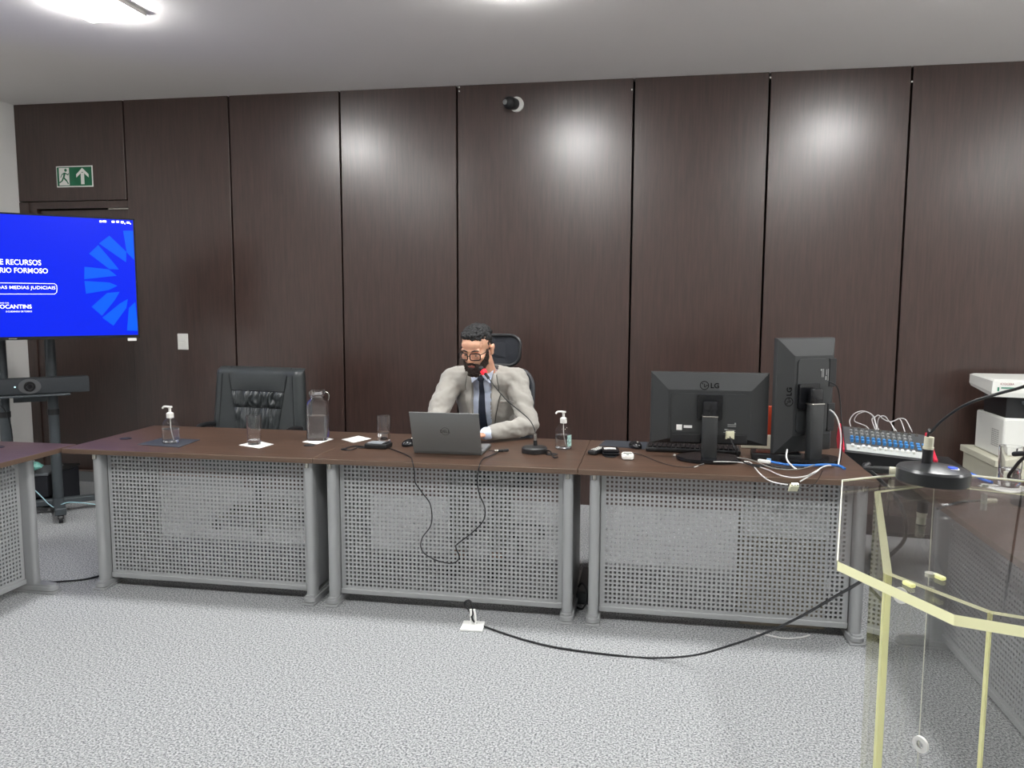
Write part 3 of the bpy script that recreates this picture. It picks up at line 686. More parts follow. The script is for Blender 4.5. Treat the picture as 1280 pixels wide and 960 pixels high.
kill = [f for f in jk.faces if (lambda c: (abs(c.x-XC) < vhalf(c.z) and c.y < 4.53 and .60 < c.z) or (c.z > 1.06 and (Vector((c.x, c.y))-Vector((NB.x, NB.y-.008))).length < .077))(f.calc_center_median())]
bmesh.ops.delete(jk, geom=kill, context='FACES')
# smooth the cut
jbvh = BVHTree.FromBMesh(jk)
suit = mat('light_grey_suit', s2l((160, 157, 150)), .85, noise_s=18, noise_a=.04, bump=.15, bscale=500, sheen=.2)
ja = part('jacket', jk, suit, man, True, True, ang=180); md = ja.modifiers.new('s', 'SOLIDIFY'); md.thickness = .005; md.offset = -1
def drape(bvh, rows, off, y0=4.0, fb=4.46):
    bm = BM(); G = []
    for row in rows:
        r2 = []
        for x, z in row:
            h = bvh.ray_cast(Vector((x, 3.9, z)), Vector((0, 1, 0))); y = h[0].y if h[0] is not None and h[0].y < 4.6 else None
            r2.append([x, y, z])
        ys = [q[1] for q in r2 if q[1] is not None]; 
        for q in r2:
            if q[1] is None: q[1] = (sum(ys)/len(ys)) if ys else fb
        G.append(r2)
    V = [[bm.verts.new((q[0], q[1]-off, q[2])) for q in r2] for r2 in G]
    for a, b_ in zip(V, V[1:]):
        for i in range(len(a)-1): bm.faces.new((a[i], a[i+1], b_[i+1], b_[i]))
    return bm
def strip(fl, fr_, z0, z1, n=18, m=5):
    rows = []
    for j in range(n+1):
        z = z0+(z1-z0)*j/n; a, b_ = fl(j/n), fr_(j/n); rows.append([(a+(b_-a)*i/m, z) for i in range(m+1)])
    return rows
def solid(o, th, off=-1): md = o.modifiers.new('s', 'SOLIDIFY'); md.thickness = th; md.offset = off
def lin(pts):
    def f(t):
        for (a, va), (b_, vb_) in zip(pts, pts[1:]):
            if t <= b_: return va+(vb_-va)*(t-a)/(b_-a)
        return pts[-1][1]
    return f
for s in (-1, 1):
    inner = lambda q, s=s: XC+s*(.050+.008*math.sin(q*3))
    outer = lin([(0, XC+s*.052), (.2, XC+s*.066), (.62, XC+s*.098), (.70, XC+s*.108), (.705, XC+s*.092), (.80, XC+s*.092), (1, XC+s*.078)])
    o = part('lapel', drape(jbvh, strip(inner, outer, .72, 1.10, 40, 6), .014), suit, man, True, True, ang=180); solid(o, .006)
    sm = mat('painted_lapel_shadow', s2l((84, 84, 80)), .9)
    e1 = drape(jbvh, [[(outer(k/24), 1.095+(.72-1.095)*(1-k/24)) for _ in (0,)] for k in range(25)][::-1] if 0 else [[(outer(1-k/24), 1.10-.38*k/24)] for k in range(25)], .020)
    qq = [v.co.copy() for v in e1.verts]; e1.free(); bm = BM(); tube(bm, [p+Vector((s*.003, .010, 0)) for p in qq], .0022, 6, 1); part('lapel_edge_shadow', bm, sm, man, True, True, ang=180)  # dark tube, the shadow line of the lapel's outer edge painted in
    # shirt collar wing
    b2 = BM(); cz = NB.z
    q = [Vector((XC+s*.004, 4.408, 1.080)), Vector((XC+s*.052, 4.405, 1.040)), Vector((XC+s*.066, 4.425, 1.10)), Vector((XC+s*.066, 4.47, 1.135)), Vector((XC+s*.03, 4.42, 1.115))]
    vs = [b2.verts.new(p) for p in q]; b2.faces.new(vs); o = part('collar', b2, shirtm, man, False, True); solid(o, .005, 0)
tiem = mat('dark_navy_tie', s2l((34, 42, 58)), .6, noise_s=60, noise_a=.1)
tie = drape(sbvh, strip(lambda q: XC-.003-(.030-.018*q), lambda q: XC-.003+(.030-.018*q), .66, 1.065, 24, 6), .008)
o = part('tie', tie, tiem, man, True, True, ang=180); solid(o, .006)
bm = BM(); ball(bm, (XC-.003, 4.412, 1.066), (.021, .013, .020), 14); part('tie_knot', bm, tiem, man, True, True)
o = part('breast_pocket', drape(jbvh, strip(lambda q: XC+.105, lambda q: XC+.19, .925, .94, 3, 8), .004), suit, man, True, True); solid(o, .003)
for s in (-1, 1):
    pass
# trousers, shoes
bm = BM(); ball(bm, (-.94, 4.72, .565), (.185, .15, .12))
for s in (-1, 1): chain(bm, [(-.94+s*.09, 4.72, .555), (-.94+s*.125, 4.33, .525), (-.94+s*.112, 4.30, .13)], [.095, .074, .055])
part('trousers', blob(bm, .008, 3), mat('grey_trousers', s2l((150, 150, 144)), .85), man, True, True, ang=180)
for s in (-1, 1):
    bm = BM(); x = -.94+s*.112; chain(bm, [(x, 4.32, .05), (x, 4.22, .042), (x, 4.10, .034)], [.046, .042, .034]); bm = blob(bm, .006, 2)
    for v in bm.verts: v.co.z = max(v.co.z, .002)
    part('shoe', bm, blackg, man, True, True)

# ------------------------------------------------------------------ things on the left desk
ZT = .7405
def pump_bottle(x, y, r, h, label, level, side_label=False, rz=0):
    t = thing('sanitizer_bottle', label, 'bottle', (x, y, ZT), rz, 'pump bottles of clear hand gel')
    bh = h*.60; prof = [(r*.90, .001), (r, .006), (r, bh*.72), (r*.96, bh*.83), (r*.78, bh*.95), (r*.45, bh*1.06), (r*.36, bh*1.10), (r*.36, bh*1.16)]
    bm = BM(); lathe(bm, prof, 32, caps=False); cap = [v for v in bm.verts if v.co.z < .002]; bm.faces.new(cap); part('bottle_body', bm, plast, t, True, ang=180)
    bm = BM(); lv = bh*level; lathe(bm, [(r*.86, .004), (r*.965, .009), (r*.965, lv), (0.0005, lv)], 32); part('gel', bm, gelm, t, True)
    bm = BM(); lathe(bm, [(r*.42, bh*1.10), (r*.42, bh*1.30), (r*.30, bh*1.34), (r*.16, bh*1.36), (r*.16, bh*1.52), (r*.30, bh*1.54), (r*.30, bh*1.60), (r*.1, bh*1.61)], 20)
    part('pump', bm, white, t, True)
    bm = BM(); tube(bm, [(0, 0, bh*1.57), (-r*.4, 0, bh*1.585), (-r*.8, 0, bh*1.57), (-r*.98, 0, bh*1.50)], r*.12, 8); part('nozzle', bm, white, t, True)
    bm = BM(); tube(bm, [(0, 0, bh*1.1), (r*.05, 0, bh*.6), (r*.3, 0, bh*.1)], .0022, 6); part('dip_tube', bm, white, t, True)
    if side_label:
        bm = BM(); A = [[bm.verts.new(((r+.0006)*math.cos(R_(a)), (r+.0006)*math.sin(R_(a)), z)) for a in range(-75, 0, 8)] for z in (bh*.14, bh*.62)]
        for i in range(len(A[0])-1): bm.faces.new((A[0][i], A[0][i+1], A[1][i+1], A[1][i]))
        part('label', bm, mat('teal_white_label', s2l((170, 205, 200)), .5, noise_s=90, noise_a=.5), t, True, label='pale teal and white printed label')
    return t
def sheet(name, pts, label, cat, m=paper, z=ZT, th=.0012, group=None, pix=True):
    P = [onZ(x, y, z) for x, y in pts] if pix else [Vector((x, y, z)) for x, y in pts]
    bm = BM(); a = [bm.verts.new((p.x, p.y, z)) for p in P]; b_ = [bm.verts.new((p.x, p.y, z+th)) for p in P]; n = len(P)
    bm.faces.new(a[::-1]); bm.faces.new(b_)
    for i in range(n): bm.faces.new((a[i], a[(i+1) % n], b_[(i+1) % n], b_[i]))
    bmesh.ops.recalc_face_normals(bm, faces=bm.faces[:]); return solo(name, bm, m, label, cat, group)
sheet('desk_pad', [(171, 556), (203, 547.5), (250, 550), (224, 559.5)], 'thin black square pad under the left sanitizer bottle', 'pad', mat('black_pad', s2l((44, 48, 56)), .7), th=.002)
p = onZ(214, 553.5); pump_bottle(p.x, p.y, .044, .205, 'clear pump sanitizer bottle on the black pad, left end of the left desk', .62)
p = onZ(704, 561); pump_bottle(p.x, p.y, .042, .205, 'clear pump sanitizer bottle with teal label, right of the microphone', .60, True, R_(20))
def tumbler(x, y, r, h, label, level=.0, z=ZT, rz=0):
    t = thing('drinking_glass', label, 'glass', (x, y, z), rz, 'clear straight drinking glasses')
    bm = BM(); prof = [(.0005, .001), (r*.86, .001), (r*.93, .012), (r*.95, h*.28), (r*.90, h*.32), (r*.96, h*.40), (r*1.0, h*.7), (r*1.02, h), (r*.96, h), (r*.93, h*.7), (r*.88, h*.40), (r*.83, h*.32), (r*.86, h*.28), (r*.82, .022), (.0005, .018)]
    lathe(bm, prof, 36, caps=False); part('glass_body', bm, glassw, t, True, ang=50)
    if level:
        bm = BM(); lathe(bm, [(.0005, .0195), (r*.80, .023), (r*.82, h*.28), (r*.80, h*.33), (r*.86, h*.42), (r*.87, h*level), (.0005, h*level)], 36, caps=False); part('water', bm, water, t, True, ang=50)
    return t
sheet('paper_napkin', [(298.5, 556.5), (321, 551), (342, 555.5), (324, 560.5)], 'white square napkin under the empty glass, front of the leather chair', 'napkin', group='square white napkins')
p = onZ(318, 555.5); tumbler(p.x, p.y, .037, .155, 'empty clear glass on a napkin in front of the leather chair', 0, ZT+.0013)
sheet('paper_napkin', [(378, 552.5), (401, 546), (417, 549), (396, 555.5)], 'white square napkin under the water bottle', 'napkin', group='square white napkins')
p = onZ(398, 549.5)
t = thing('water_bottle', 'square clear glass bottle half full of water on a napkin', 'bottle', (p.x, p.y, ZT+.0013), R_(14))
bm = BM(); prof = [(.0005, .001), (.052, .001), (.056, .008), (.056, .195), (.050, .212), (.036, .225), (.034, .238), (.042, .244), (.042, .268), (.037, .272), (.034, .268), (.031, .24), (.033, .222), (.046, .208), (.051, .195), (.051, .014), (.0005, .012)]
lathe(bm, prof, 48, caps=False, sq=6); part('bottle_body', bm, glassw, t, True, ang=50)
bm = BM(); lathe(bm, [(.0005, .0135), (.0495, .0155), (.0500, .134), (.0005, .134)], 48, caps=False, sq=6); part('water', bm, water, t, True, ang=50)
bm = BM(); tube(bm, [(.043, 0, .262), (.058, 0, .255), (.062, 0, .235), (.058, 0, .215)], .003, 8); part('clip', bm, chrome, t, True)
# ------------------------------------------------------------------ middle desk
sheet('paper_card', [(427, 549.5), (448, 545), (464, 548.5), (442, 553.5)], 'blank white card on the middle desk beside the water bottle', 'card')
p = onZ(480, 554); tumbler(p.x, p.y, .036, .15, 'clear glass with a little water behind the black recorder, left of the laptop', .36)
# conference hub (black box with buttons)
pa, pb2 = onZ(455, 561), onZ(484, 562); c = (pa+pb2)/2+Vector((0, .045, 0))
t = thing('card_reader', 'small black and grey card reader box in front of the water glass', 'device', (c.x, c.y, ZT), R_(-4))
bm = BM(); box(bm, -.062, .062, -.045, .045, .001, .026, .006); part('body', bm, black, t)
bm = BM(); box(bm, -.052, .03, -.036, .036, .026, .028, .001, 1); part('keypad', bm, mat('silver_keys', s2l((140, 145, 150)), .4), t)
bm = BM(); box(bm, .034, .056, -.03, .03, .026, .030, .002); part('slot', bm, blackg, t)
bm = BM(); q = [onZ(x, y, ZT+.004) for x, y in ((455, 558), (445, 557.5), (436, 559), (430, 561.5), (437, 562.5), (446, 560))]; tube(bm, q, .003); ball(bm, q[3], (.018, .012, .005), 10)
solo('key_lanyard', bm, cable_b, 'thin black cord lying left of the card reader', 'cord', smooth=True)
# laptop
L0, L1 = onZ(517, 566.5, ZT), onZ(600, 569.5, ZT); ld = (L1-L0); LW = .350; lang = math.atan2(ld.y, ld.x)
t = thing('laptop', 'open grey laptop seen from behind its lid, in front of the man', 'laptop', (L0.x, L0.y, ZT), lang)
lapg = mat('laptop_grey', s2l((128, 130, 130)), .38, .4)
bm = BM(); box(bm, 0, LW, .004, .25, .001, .016, .004); part('base', bm, lapg, t)
bm = BM(); box(bm, .02, LW-.02, .02, .12, .016, .0172); part('keyboard', bm, black, t)
bm = BM(); box(bm, .13, .24, .15, .22, .016, .0168); part('trackpad', bm, mat('trackpad_grey', s2l((100, 102, 104)), .3), t)
def lidm(bm): return xf(bm, Matrix.Translation((0, .002, .012)) @ Matrix.Rotation(R_(20), 4, 'X'))
bm = BM(); box(bm, 0, LW, -.004, .003, 0, .222, .0025); part('lid', lidm(bm), lapg, t)
bm = BM(); box(bm, .006, LW-.006, .0032, .004, .008, .219); part('screen', lidm(bm), mat('laptop_screen', s2l((20, 24, 30)), .2, emis=(.7, .8, 1), es=.5), t)
bm = BM(); b1, w_ = text_bm('DELL', .016, .01, .0003); merge(bm, b1, Matrix.Translation((LW/2-w_/2, -.0046, .112)) @ Matrix.Rotation(R_(90), 4, 'X'))
b2 = BM(); lathe(b2, [(.0195, 0), (.0205, .0005), (.0215, 0)], 28, caps=False); merge(bm, b2, Matrix.Translation((LW/2, -.0042, .12)) @ Matrix.Rotation(R_(90), 4, 'X')); part('badge', lidm(bm), mat('badge_grey', s2l((112, 114, 114)), .25, .6), t)
# mice
def mouse(x, y, rz, label):
    t = thing('computer_mouse', label, 'mouse', (x, y, ZT), rz, 'black computer mice')
    bm = BM(); ball(bm, (0, 0, .008), (.032, .055, .028), 20)
    for v in bm.verts: v.co.z = max(v.co.z, .001)
    part('shell', bm, blackg, t, True, ang=50)
    bm = BM(); cyl(bm, (-.004, -.028, .030), (.004, -.028, .030), .009, 14); part('scroll_wheel', bm, chrome, t, True)
p = onZ(512, 557); mouse(p.x, p.y, R_(160), 'black mouse beside the left edge of the laptop')
p = onZ(794, 561); mouse(p.x+.0, p.y+.03, R_(20), 'black mouse between the notebook and the keyboard')
# desk microphone of the man
def mic_base(t, r, k=1, m=black):
    bm = BM(); lathe(bm, [(r*.98, .001), (r, .006*k), (r*.99, .024*k), (r*.88, .031*k), (r*.3, .036*k), (.0005, .037*k)], 40, caps=False); bm.faces.new([v for v in bm.verts if v.co.z < .002])
    part('base', bm, m, t, True, ang=35)
p = onZ(667, 567); mb = p+Vector((-.0, .03, 0))
t = thing('gooseneck_microphone', 'black gooseneck microphone with red ring reaching to the man', 'microphone', (mb.x, mb.y, ZT))
mic_base(t, .066)
bm = BM(); cyl(bm, (.004, .0, .03), (.004, 0, .062), .010, 16); part('socket', bm, black, t, True)
bm = BM(); cyl(bm, (.004, .0, .058), (.004, 0, .098), .0085, 16); part('connector', bm, chrome, t, True, label='silver plug at the foot of the gooseneck')
m0 = mb+Vector((.004, 0, .095)); mh = onY(604.5, 464.5, 4.10)
gp = [m0, onY(668, 536, 4.00), onY(662, 525, 4.02), onY(650, 514, 4.04), onY(634, 501, 4.06), onY(620, 485, 4.08), onY(611, 473, 4.09)]
bm = BM(); tube(bm, [Vector((m0.x, m0.y, m0.z-.002))]+gp, .0028, 8); part('gooseneck', bm, black, t, True, True)
dirn = (mh-gp[-1]).normalized()
bm = BM(); cyl(bm, gp[-1], mh, .0075, 14); part('stem', bm, black, t, True, True)
bm = BM(); cyl(bm, mh-dirn*.012, mh+dirn*.008, .0165, 18); part('light_ring', bm, mat('red_ring', s2l((190, 30, 40)), .4, emis=s2l((255, 40, 60)), es=.9), t, True, True, label='glowing red ring')
bm = BM(); ball(bm, mh+dirn*.020, .0150, 14); part('head', bm, black, t, True, True)
bm = BM(); a = mb+Vector((.055, -.03, .018)); q = [a, a+Vector((.03, -.012, 0)), onZ(692, 571.5, ZT+.006), onZ(697, 571.5, ZT+.004)]; tube(bm, q, .0035, 8)
solo('microphone_cable', bm, cable_b, 'short black cable from the microphone base into the desk grommet', 'cable', smooth=True)
# cable looping over the desk front
def Zp(x, y, z=ZT+.004): return onZ(x, y, z)
fy = DY-.006; pn = DY+.078
lp = [Zp(486, 560), Zp(497, 564), Zp(508, 568.5), onZ(514, 572.5, .7445)]+[onY(x, y, Y) for x, y, Y in ((515.5, 577, fy), (518, 590, fy), (519, 603, fy+.02), (527, 615, fy+.03), (538, 631, fy+.03), (539, 655, fy+.03), (528, 672, fy+.03), (526, 684, fy+.03), (533, 694, fy+.03), (550, 702, fy+.03), (566, 704, fy+.03), (574, 697, fy+.03), (570, 685, fy+.03), (572, 680, fy+.03), (590, 666, fy+.03), (604, 651, fy+.03), (606, 635, fy+.03), (599, 617, fy+.03), (596.5, 600, fy+.02), (599, 583, fy))]+[onZ(603, 574.5, .7445), Zp(612, 570), Zp(622, 566)]
bm = BM(); tube(bm, lp, .0028, 8); 
solo('headset_cable', bm, cable_b, 'thin black cable looping down over the front of the middle desk', 'cable', smooth=True)
c = onZ(629, 565)
t = thing('cable_adapter', 'small black and silver cable adapter on the desk right of the laptop', 'adapter', (c.x, c.y, ZT), R_(25))
bm = BM(); box(bm, -.03, .0, -.009, .009, .001, .014, .003); cyl(bm, (.0, 0, .008), (.028, .004, .008), .006, 10); part('plug', bm, black, t)
bm = BM(); cyl(bm, (-.046, 0, .008), (-.028, 0, .008), .007, 12); cyl(bm, (.01, .012, .008), (.025, .014, .008), .005, 10); part('ferrule', bm, chrome, t, True)
bm = BM(); tube(bm, [Zp(604, 562, ZT+.008), Zp(612, 563), Zp(620, 564.5)], .002, 6); solo('laptop_lead', bm, cable_b, 'short thin lead from the laptop edge to the adapter', 'cable', smooth=True)

# ------------------------------------------------------------------ right desk of the row
sheet('mouse_pad', [(749, 557), (757, 550.5), (812, 553), (806, 562)], 'thin black pad lying under the mouse and remote', 'pad', mat('black_pad', s2l((40, 42, 46)), .7), th=.002)
# remote & wallet
c = onZ(748, 567)
t = thing('remote_control', 'small black remote with white buttons at the left end of the monitor desk', 'remote', (c.x, c.y+.03, ZT+.0), R_(-22))
bm = BM(); box(bm, -.023, .023, -.085, .06, .001, .022, .006); part('body', bm, black, t)
bm = BM()
for i in range(3):
    for j in range(5): box(bm, -.016+i*.012, -.009+i*.012, -.06+j*.02, -.05+j*.02, .022, .0235)
part('button_set', bm, white, t)
c = onZ(762, 569)
t = thing('wallet', 'flat black wallet with a white slip, right of the small remote', 'wallet', (c.x, c.y+.03, ZT), R_(8))
bm = BM(); box(bm, -.042, .042, -.055, .055, .001, .016, .005); box(bm, -.038, .044, -.05, .05, .016, .026, .004); part('flap', bm, blackg, t)
bm = BM(); box(bm, -.03, .03, -.01, .03, .0262, .0272); part('slip', bm, paper, t)
c = onZ(784, 575)
t = thing('air_conditioner_remote', 'white handheld remote with a dark display on the monitor desk', 'remote', (c.x, c.y+.045, ZT), R_(4))
bm = BM(); prism(bm, rrect(.058, .11, .02, 5), .001, .022, .005); part('body', bm, white, t, True)
bm = BM(); box(bm, -.02, .02, -.005, .018, .0222, .0235); part('display', bm, mat('grey_display', s2l((110, 110, 104)), .3), t)
bm = BM(); box(bm, -.006, .006, -.036, -.024, .0222, .024); part('button', bm, black, t)
# keyboard
c = (onZ(808, 561)+onZ(920, 568))/2
t = thing('keyboard', 'black computer keyboard behind the foot of the landscape monitor', 'keyboard', (.215, 4.165, ZT), R_(-3))
bm = BM(); box(bm, -.235, .235, -.085, .085, .001, .022, .006); part('case', bm, black, t)
bm = BM()
for r_ in range(5):
    for k in range(19): box(bm, -.222+k*.0235, -.203+k*.0235, -.07+r_*.028, -.047+r_*.028, .0225, .030, .002, 1)
part('key_block', bm, blackg, t)
# monitors
def monitor_panel(t, W, Hh, portrait):
    """panel drawn in local x (width) / z (height), back facing -Y; child of t. returns frame matrix"""
    Mx = Matrix()
    if portrait: Mx = Matrix.Rotation(R_(-90), 4, 'Y')
    def P(bm): return xf(bm, Matrix.Translation((0, 0, t['_cz'])) @ Mx)
    bm = BM(); a = [(x, z) for x, z in ((-W/2, -Hh/2), (W/2, -Hh/2), (W/2, Hh/2), (-W/2, Hh/2))]
    k1 = [(-W/2+.085, -Hh/2+.03), (W/2-.085, -Hh/2+.03), (W/2-.085, Hh/2-.085), (-W/2+.085, Hh/2-.085)]
    loft(bm, [[(x, .025, z) for x, z in a], [(x, .008, z) for x, z in a], [(x*.985, .0, z*.985) for x, z in a], [(x, -.024, z) for x, z in k1]])
    part('housing', P(bm), mon, t, label='black plastic back shell')
    bm = BM(); box(bm, -W/2+.015, W/2-.015, .0255, .026, -Hh/2+.02, Hh/2-.015); part('screen', P(bm), blackg, t)
    # raised centre plate
    bm = BM(); prism(bm, rrect(W-.2, Hh-.16, .02, 5), 0, .007); xf(bm, Matrix.Translation((0, -.022, -.022)) @ Matrix.Rotation(R_(90), 4, 'X')); part('rear_plate', P(bm), mon, t, True)
    bm = BM(); prism(bm, rrect(.12, .12, .008, 3), 0, .016); xf(bm, Matrix.Translation((0, -.0295, .01)) @ Matrix.Rotation(R_(90), 4, 'X')); part('mount_plate', P(bm), blackg, t, True)
    bm = BM(); box(bm, -W/2+.1, -.04, -.0305, -.008, -Hh/2+.012, -Hh/2+.055, .003); part('port_recess', P(bm), black, t); bm = BM(); box(bm, .04, W/2-.1, -.0305, -.008, -Hh/2+.012, -Hh/2+.055, .003); part('port_recess', P(bm), black, t)
    # embossed mark
    bm = BM(); b1, w_ = text_bm('LG', .026, .025, .0006); zc = Hh/2-.062
    slope = (.030)/(.085-0); 
    merge(bm, b1, Matrix.Translation((.008, 0, 0)) @ Matrix.Rotation(R_(90), 4, 'X'))
    b2 = BM(); n = 28
    for k in range(n):
        a0 = 2*math.pi*k/n; a1 = 2*math.pi*(k+1)/n
        b2.faces.new([b2.verts.new((r_*math.cos(q), 0, r_*math.sin(q))) for r_, q in ((.0125, a0), (.0150, a0), (.0150, a1), (.0125, a1))])
    for x0, x1, z0, z1 in ((-.0012, .0012, -.006, .006), (-.0012, .006, -.006, -.0036), (.004, .0125, -.0012, .0012)): b2.faces.new([b2.verts.new(q) for q in ((x0, 0, z0), (x1, 0, z0), (x1, 0, z1), (x0, 0, z1))])
    b2.faces.new([b2.verts.new((-.006+.0022*math.cos(q*.7854), 0, .006+.0022*math.sin(q*.7854))) for q in range(8)])
    merge(bm, b2, Matrix.Translation((-.022, 0, .013)) @ Matrix.Scale(1.45, 4))
    xf(bm, Matrix.Translation((-.004, -.0224, zc-.013)) @ Matrix.Rotation(-math.atan(.024/.085)*1.0, 4, 'X'))
    part('brand_mark', P(bm), mat('mark_black', s2l((8, 8, 9)), .8, spec=.1), t)
    # stickers
    bm = BM()
    if portrait: prism(bm, rrect(.036, .013, .005, 3), 0, .001); xf(bm, Matrix.Translation((-.175, -.0145, .105)) @ Matrix.Rotation(R_(90)-math.atan(.024/.085), 4, 'X'))
    else: box(bm, -.155, -.128, -.0305, -.0295, -.105, -.078); box(bm, -.12, -.08, -.0305, -.0295, -.094, -.081); part('sticker', P(bm), paper, t, label='white stickers')
    bm = BM(); box(bm, .088, .128, -.0305, -.0295, -.082, -.079); box(bm, .088, .128, -.0305, -.0295, -.074, -.071); box(bm, .120, .127, -.0305, -.0295, -.07, -.063)
    box(bm, .070, .127, -.0305, -.0295, -.112, -.109); box(bm, .074, .092, -.0305, -.0295, -.1, -.094); box(bm, .098, .125, -.0305, -.0295, -.102, -.099); part('rating_plate', P(bm), mat('grey_print', s2l((170, 172, 170)), .5), t)
    return P
def stand(t, cz, yb, h, off):
    bm = BM(); box(bm, -.036, .036, off-.052, off-.008, .016, cz-.03, .008); part('stand_column', bm, mon, t, True)
    bm = BM(); box(bm, -.034, .034, off-.046, off-.012, cz-.034, cz+.040, .008); box(bm, -.028, .028, off-.03, -.048, cz-.02, cz+.02, .004); part('stand_neck', bm, blackg, t, True)
    bm = BM(); box(bm, -.037, .037, off-.054, off-.006, cz-.036, cz-.029, .003); part('trim_band', bm, chrome, t, True)
    bm = BM(); rg = [(.155*math.cos(2*math.pi*k/48), off-.01+.115*math.sin(2*math.pi*k/48)) for k in range(48)]; prism(bm, rg, .001, .018, .005); part('stand_base', bm, blackg, t, True)
c1 = (onY(812, 510, 3.99)+onY(962, 510, 3.99))/2
t = thing('monitor', 'black landscape computer monitor seen from behind, on the right desk of the row', 'monitor', (c1.x, 3.985, ZT), R_(1), 'black office monitors'); t['_cz'] = .985-ZT
monitor_panel(t, .563, .355, False); stand(t, .985-ZT+.005, 0, 0, -.045)
# second monitor rotated to portrait
c2 = onY(1006, 494, 4.03)
t2 = thing('monitor', 'black portrait monitor turned on its side, right of the landscape one', 'monitor', (c2.x, 4.03, ZT), R_(31), 'black office monitors'); t2['_cz'] = c2.z-ZT
monitor_panel(t2, .555, .345, True); stand(t2, c2.z-ZT, 0, 0, -.045)
del t['_cz']; del t2['_cz']
# orange / white folded carton behind monitors
og = mat('orange_plastic', s2l((190, 70, 40)), .5)
t = thing('folder', 'upright orange and cream folder standing between the two monitors', 'folder', (.60, 4.30, ZT), 0)
bm = BM(); box(bm, -.05, .05, -.012, .012, .075, .225, .002, 1); part('cover', bm, og, t, label='orange upper part')
bm = BM(); box(bm, -.05, .05, -.0125, .0125, .001, .075, .002, 1); box(bm, -.13, -.05, -.012, .012, .001, .026, .002, 1); part('tray', bm, mat('cream_plastic', s2l((232, 230, 210)), .5), t)
# vga plugs
def vga(p, rz, rx, label, mcol=mat('cream_plug', s2l((228, 226, 196)), .5)):
    t = thing('video_plug', label, 'plug', p, 0, rot=(rx, 0, rz))
    bm = BM(); box(bm, -.019, .019, -.008, .008, -.03, .004, .003); part('shell', bm, mcol, t)
    bm = BM(); box(bm, -.014, .014, -.005, .005, .004, .012); part('connector', bm, chrome, t)
    for s in (-1, 1): bm = BM(); cyl(bm, (s*.0165, 0, -.034), (s*.0165, 0, .002), .0045, 10); part('screw', bm, mcol, t, True)
    return t
pv = onY(912.5, 540, 3.935); vga((pv.x, pv.y, pv.z), 0, 0, 'cream video plug fitted to the back of the landscape monitor')
pv2 = onY(993, 607, 3.57); vga((pv2.x, pv2.y, pv2.z), R_(10), R_(35), 'loose cream video plug hanging over the desk edge on a white cable')
def Yp(*q): return [onY(*a) for a in q]
bm = BM(); tube(bm, Yp((912, 545, 3.93), (915, 553, 3.92), (919, 562, 3.90))+[Zp(925, 573), Zp(930, 577)], .003, 8); solo('video_cable', bm, cable_b, 'dark cable drooping from the plug on the landscape monitor', 'cable', smooth=True)
bm = BM(); tube(bm, [Zp(930, 577), Zp(938, 578), onZ(944, 585, .746)]+Yp((950, 592, 3.585), (960, 600, 3.575), (972, 604, 3.57), (985, 606, 3.57)), .0028, 8); solo('video_cable', bm, cable_w, 'white cable drooping over the desk edge to the loose plug, left part', 'cable', smooth=True)
bm = BM(); tube(bm, Yp((1000, 602, 3.57), (1010, 596, 3.575), (1020, 590, 3.59))+[onZ(1026, 585, .755), onZ(1034, 582, .76), Zp(1042, 582), Zp(1050, 583)], .0032, 8); solo('video_cable', bm, cable_w, 'white cable rising from the loose plug over the desk edge, right part', 'cable', smooth=True)
bm = BM(); tube(bm, [Zp(950, 584, .747), onZ(962, 588, .747)]+Yp((975, 594, 3.58), (992, 597, 3.575), (1008, 595, 3.575), (1018, 590, 3.58))+[onZ(1028, 584, .75), Zp(1036, 580)], .0026, 8); solo('power_cable', bm, cable_w, 'white cable hanging in a shallow arc along the desk edge below the portrait monitor', 'cable', smooth=True)
bm = BM(); tube(bm, Yp((1028, 588, 3.585), (1024, 597, 3.58), (1018, 605, 3.58), (1008, 611, 3.575), (997, 609, 3.575)), .0015, 6); solo('thin_wire', bm, cable_b, 'very thin dark wire hanging below the white cables', 'wire', smooth=True)
bm = BM(); tube(bm, [Zp(962, 577, ZT+.012), Zp(985, 581, ZT+.012), Zp(1010, 582, ZT+.014), Zp(1030, 581, ZT+.014), Zp(1048, 582, ZT+.010), Zp(1056, 586)], .006, 8); solo('network_cable', bm, cable_bl, 'blue network cable running along the desk below the portrait monitor', 'cable', smooth=True)
bm = BM(); box(bm, -.022, .0, -.008, .008, 0, .014, .003); xf(bm, Matrix.Translation(onZ(964, 577, ZT+.004)) @ Matrix.Rotation(R_(-8), 4, 'Z')); solo('network_plug', bm, mat('pale_blue_plug', s2l((130, 170, 210)), .4), 'pale blue plug at the left end of the blue cable', 'plug')
for k in range(3):
    bm = BM(); q = [Zp(930+6*k, 578+2*k, ZT+.008), Zp(945+8*k, 583-k, ZT+.01+.004*k), onZ(965+4*k, 582+2*k, ZT+.008), Zp(985+3*k, 585-2*k, ZT+.006), Zp(1005+3*k, 584-3*k, ZT+.01)]; tube(bm, q, .0035, 8)
    solo('power_cable', bm, cable_b, ('black cable in the tangle, frontmost strand', 'black cable in the tangle, middle strand', 'black cable in the tangle, rearmost strand')[k], 'cable', 'black cables tangled in front of the portrait monitor', smooth=True)
bm = BM(); tube(bm, [Zp(775, 563, ZT+.004), Zp(800, 568), Zp(820, 576), Zp(840, 582), Zp(862, 584), Zp(880, 580)], .0018, 6); solo('mouse_cable', bm, cable_b, 'thin black mouse cord curving across the right desk', 'cable', smooth=True)
bm = BM(); tube(bm, [Zp(868, 584, ZT+.004), Zp(885, 578), Zp(900, 577, ZT+.022), Zp(925, 578, ZT+.006), Zp(940, 582)], .002, 6); solo('thin_wire', bm, cable_w, 'thin pale wire across the landscape monitor foot', 'wire', smooth=True)
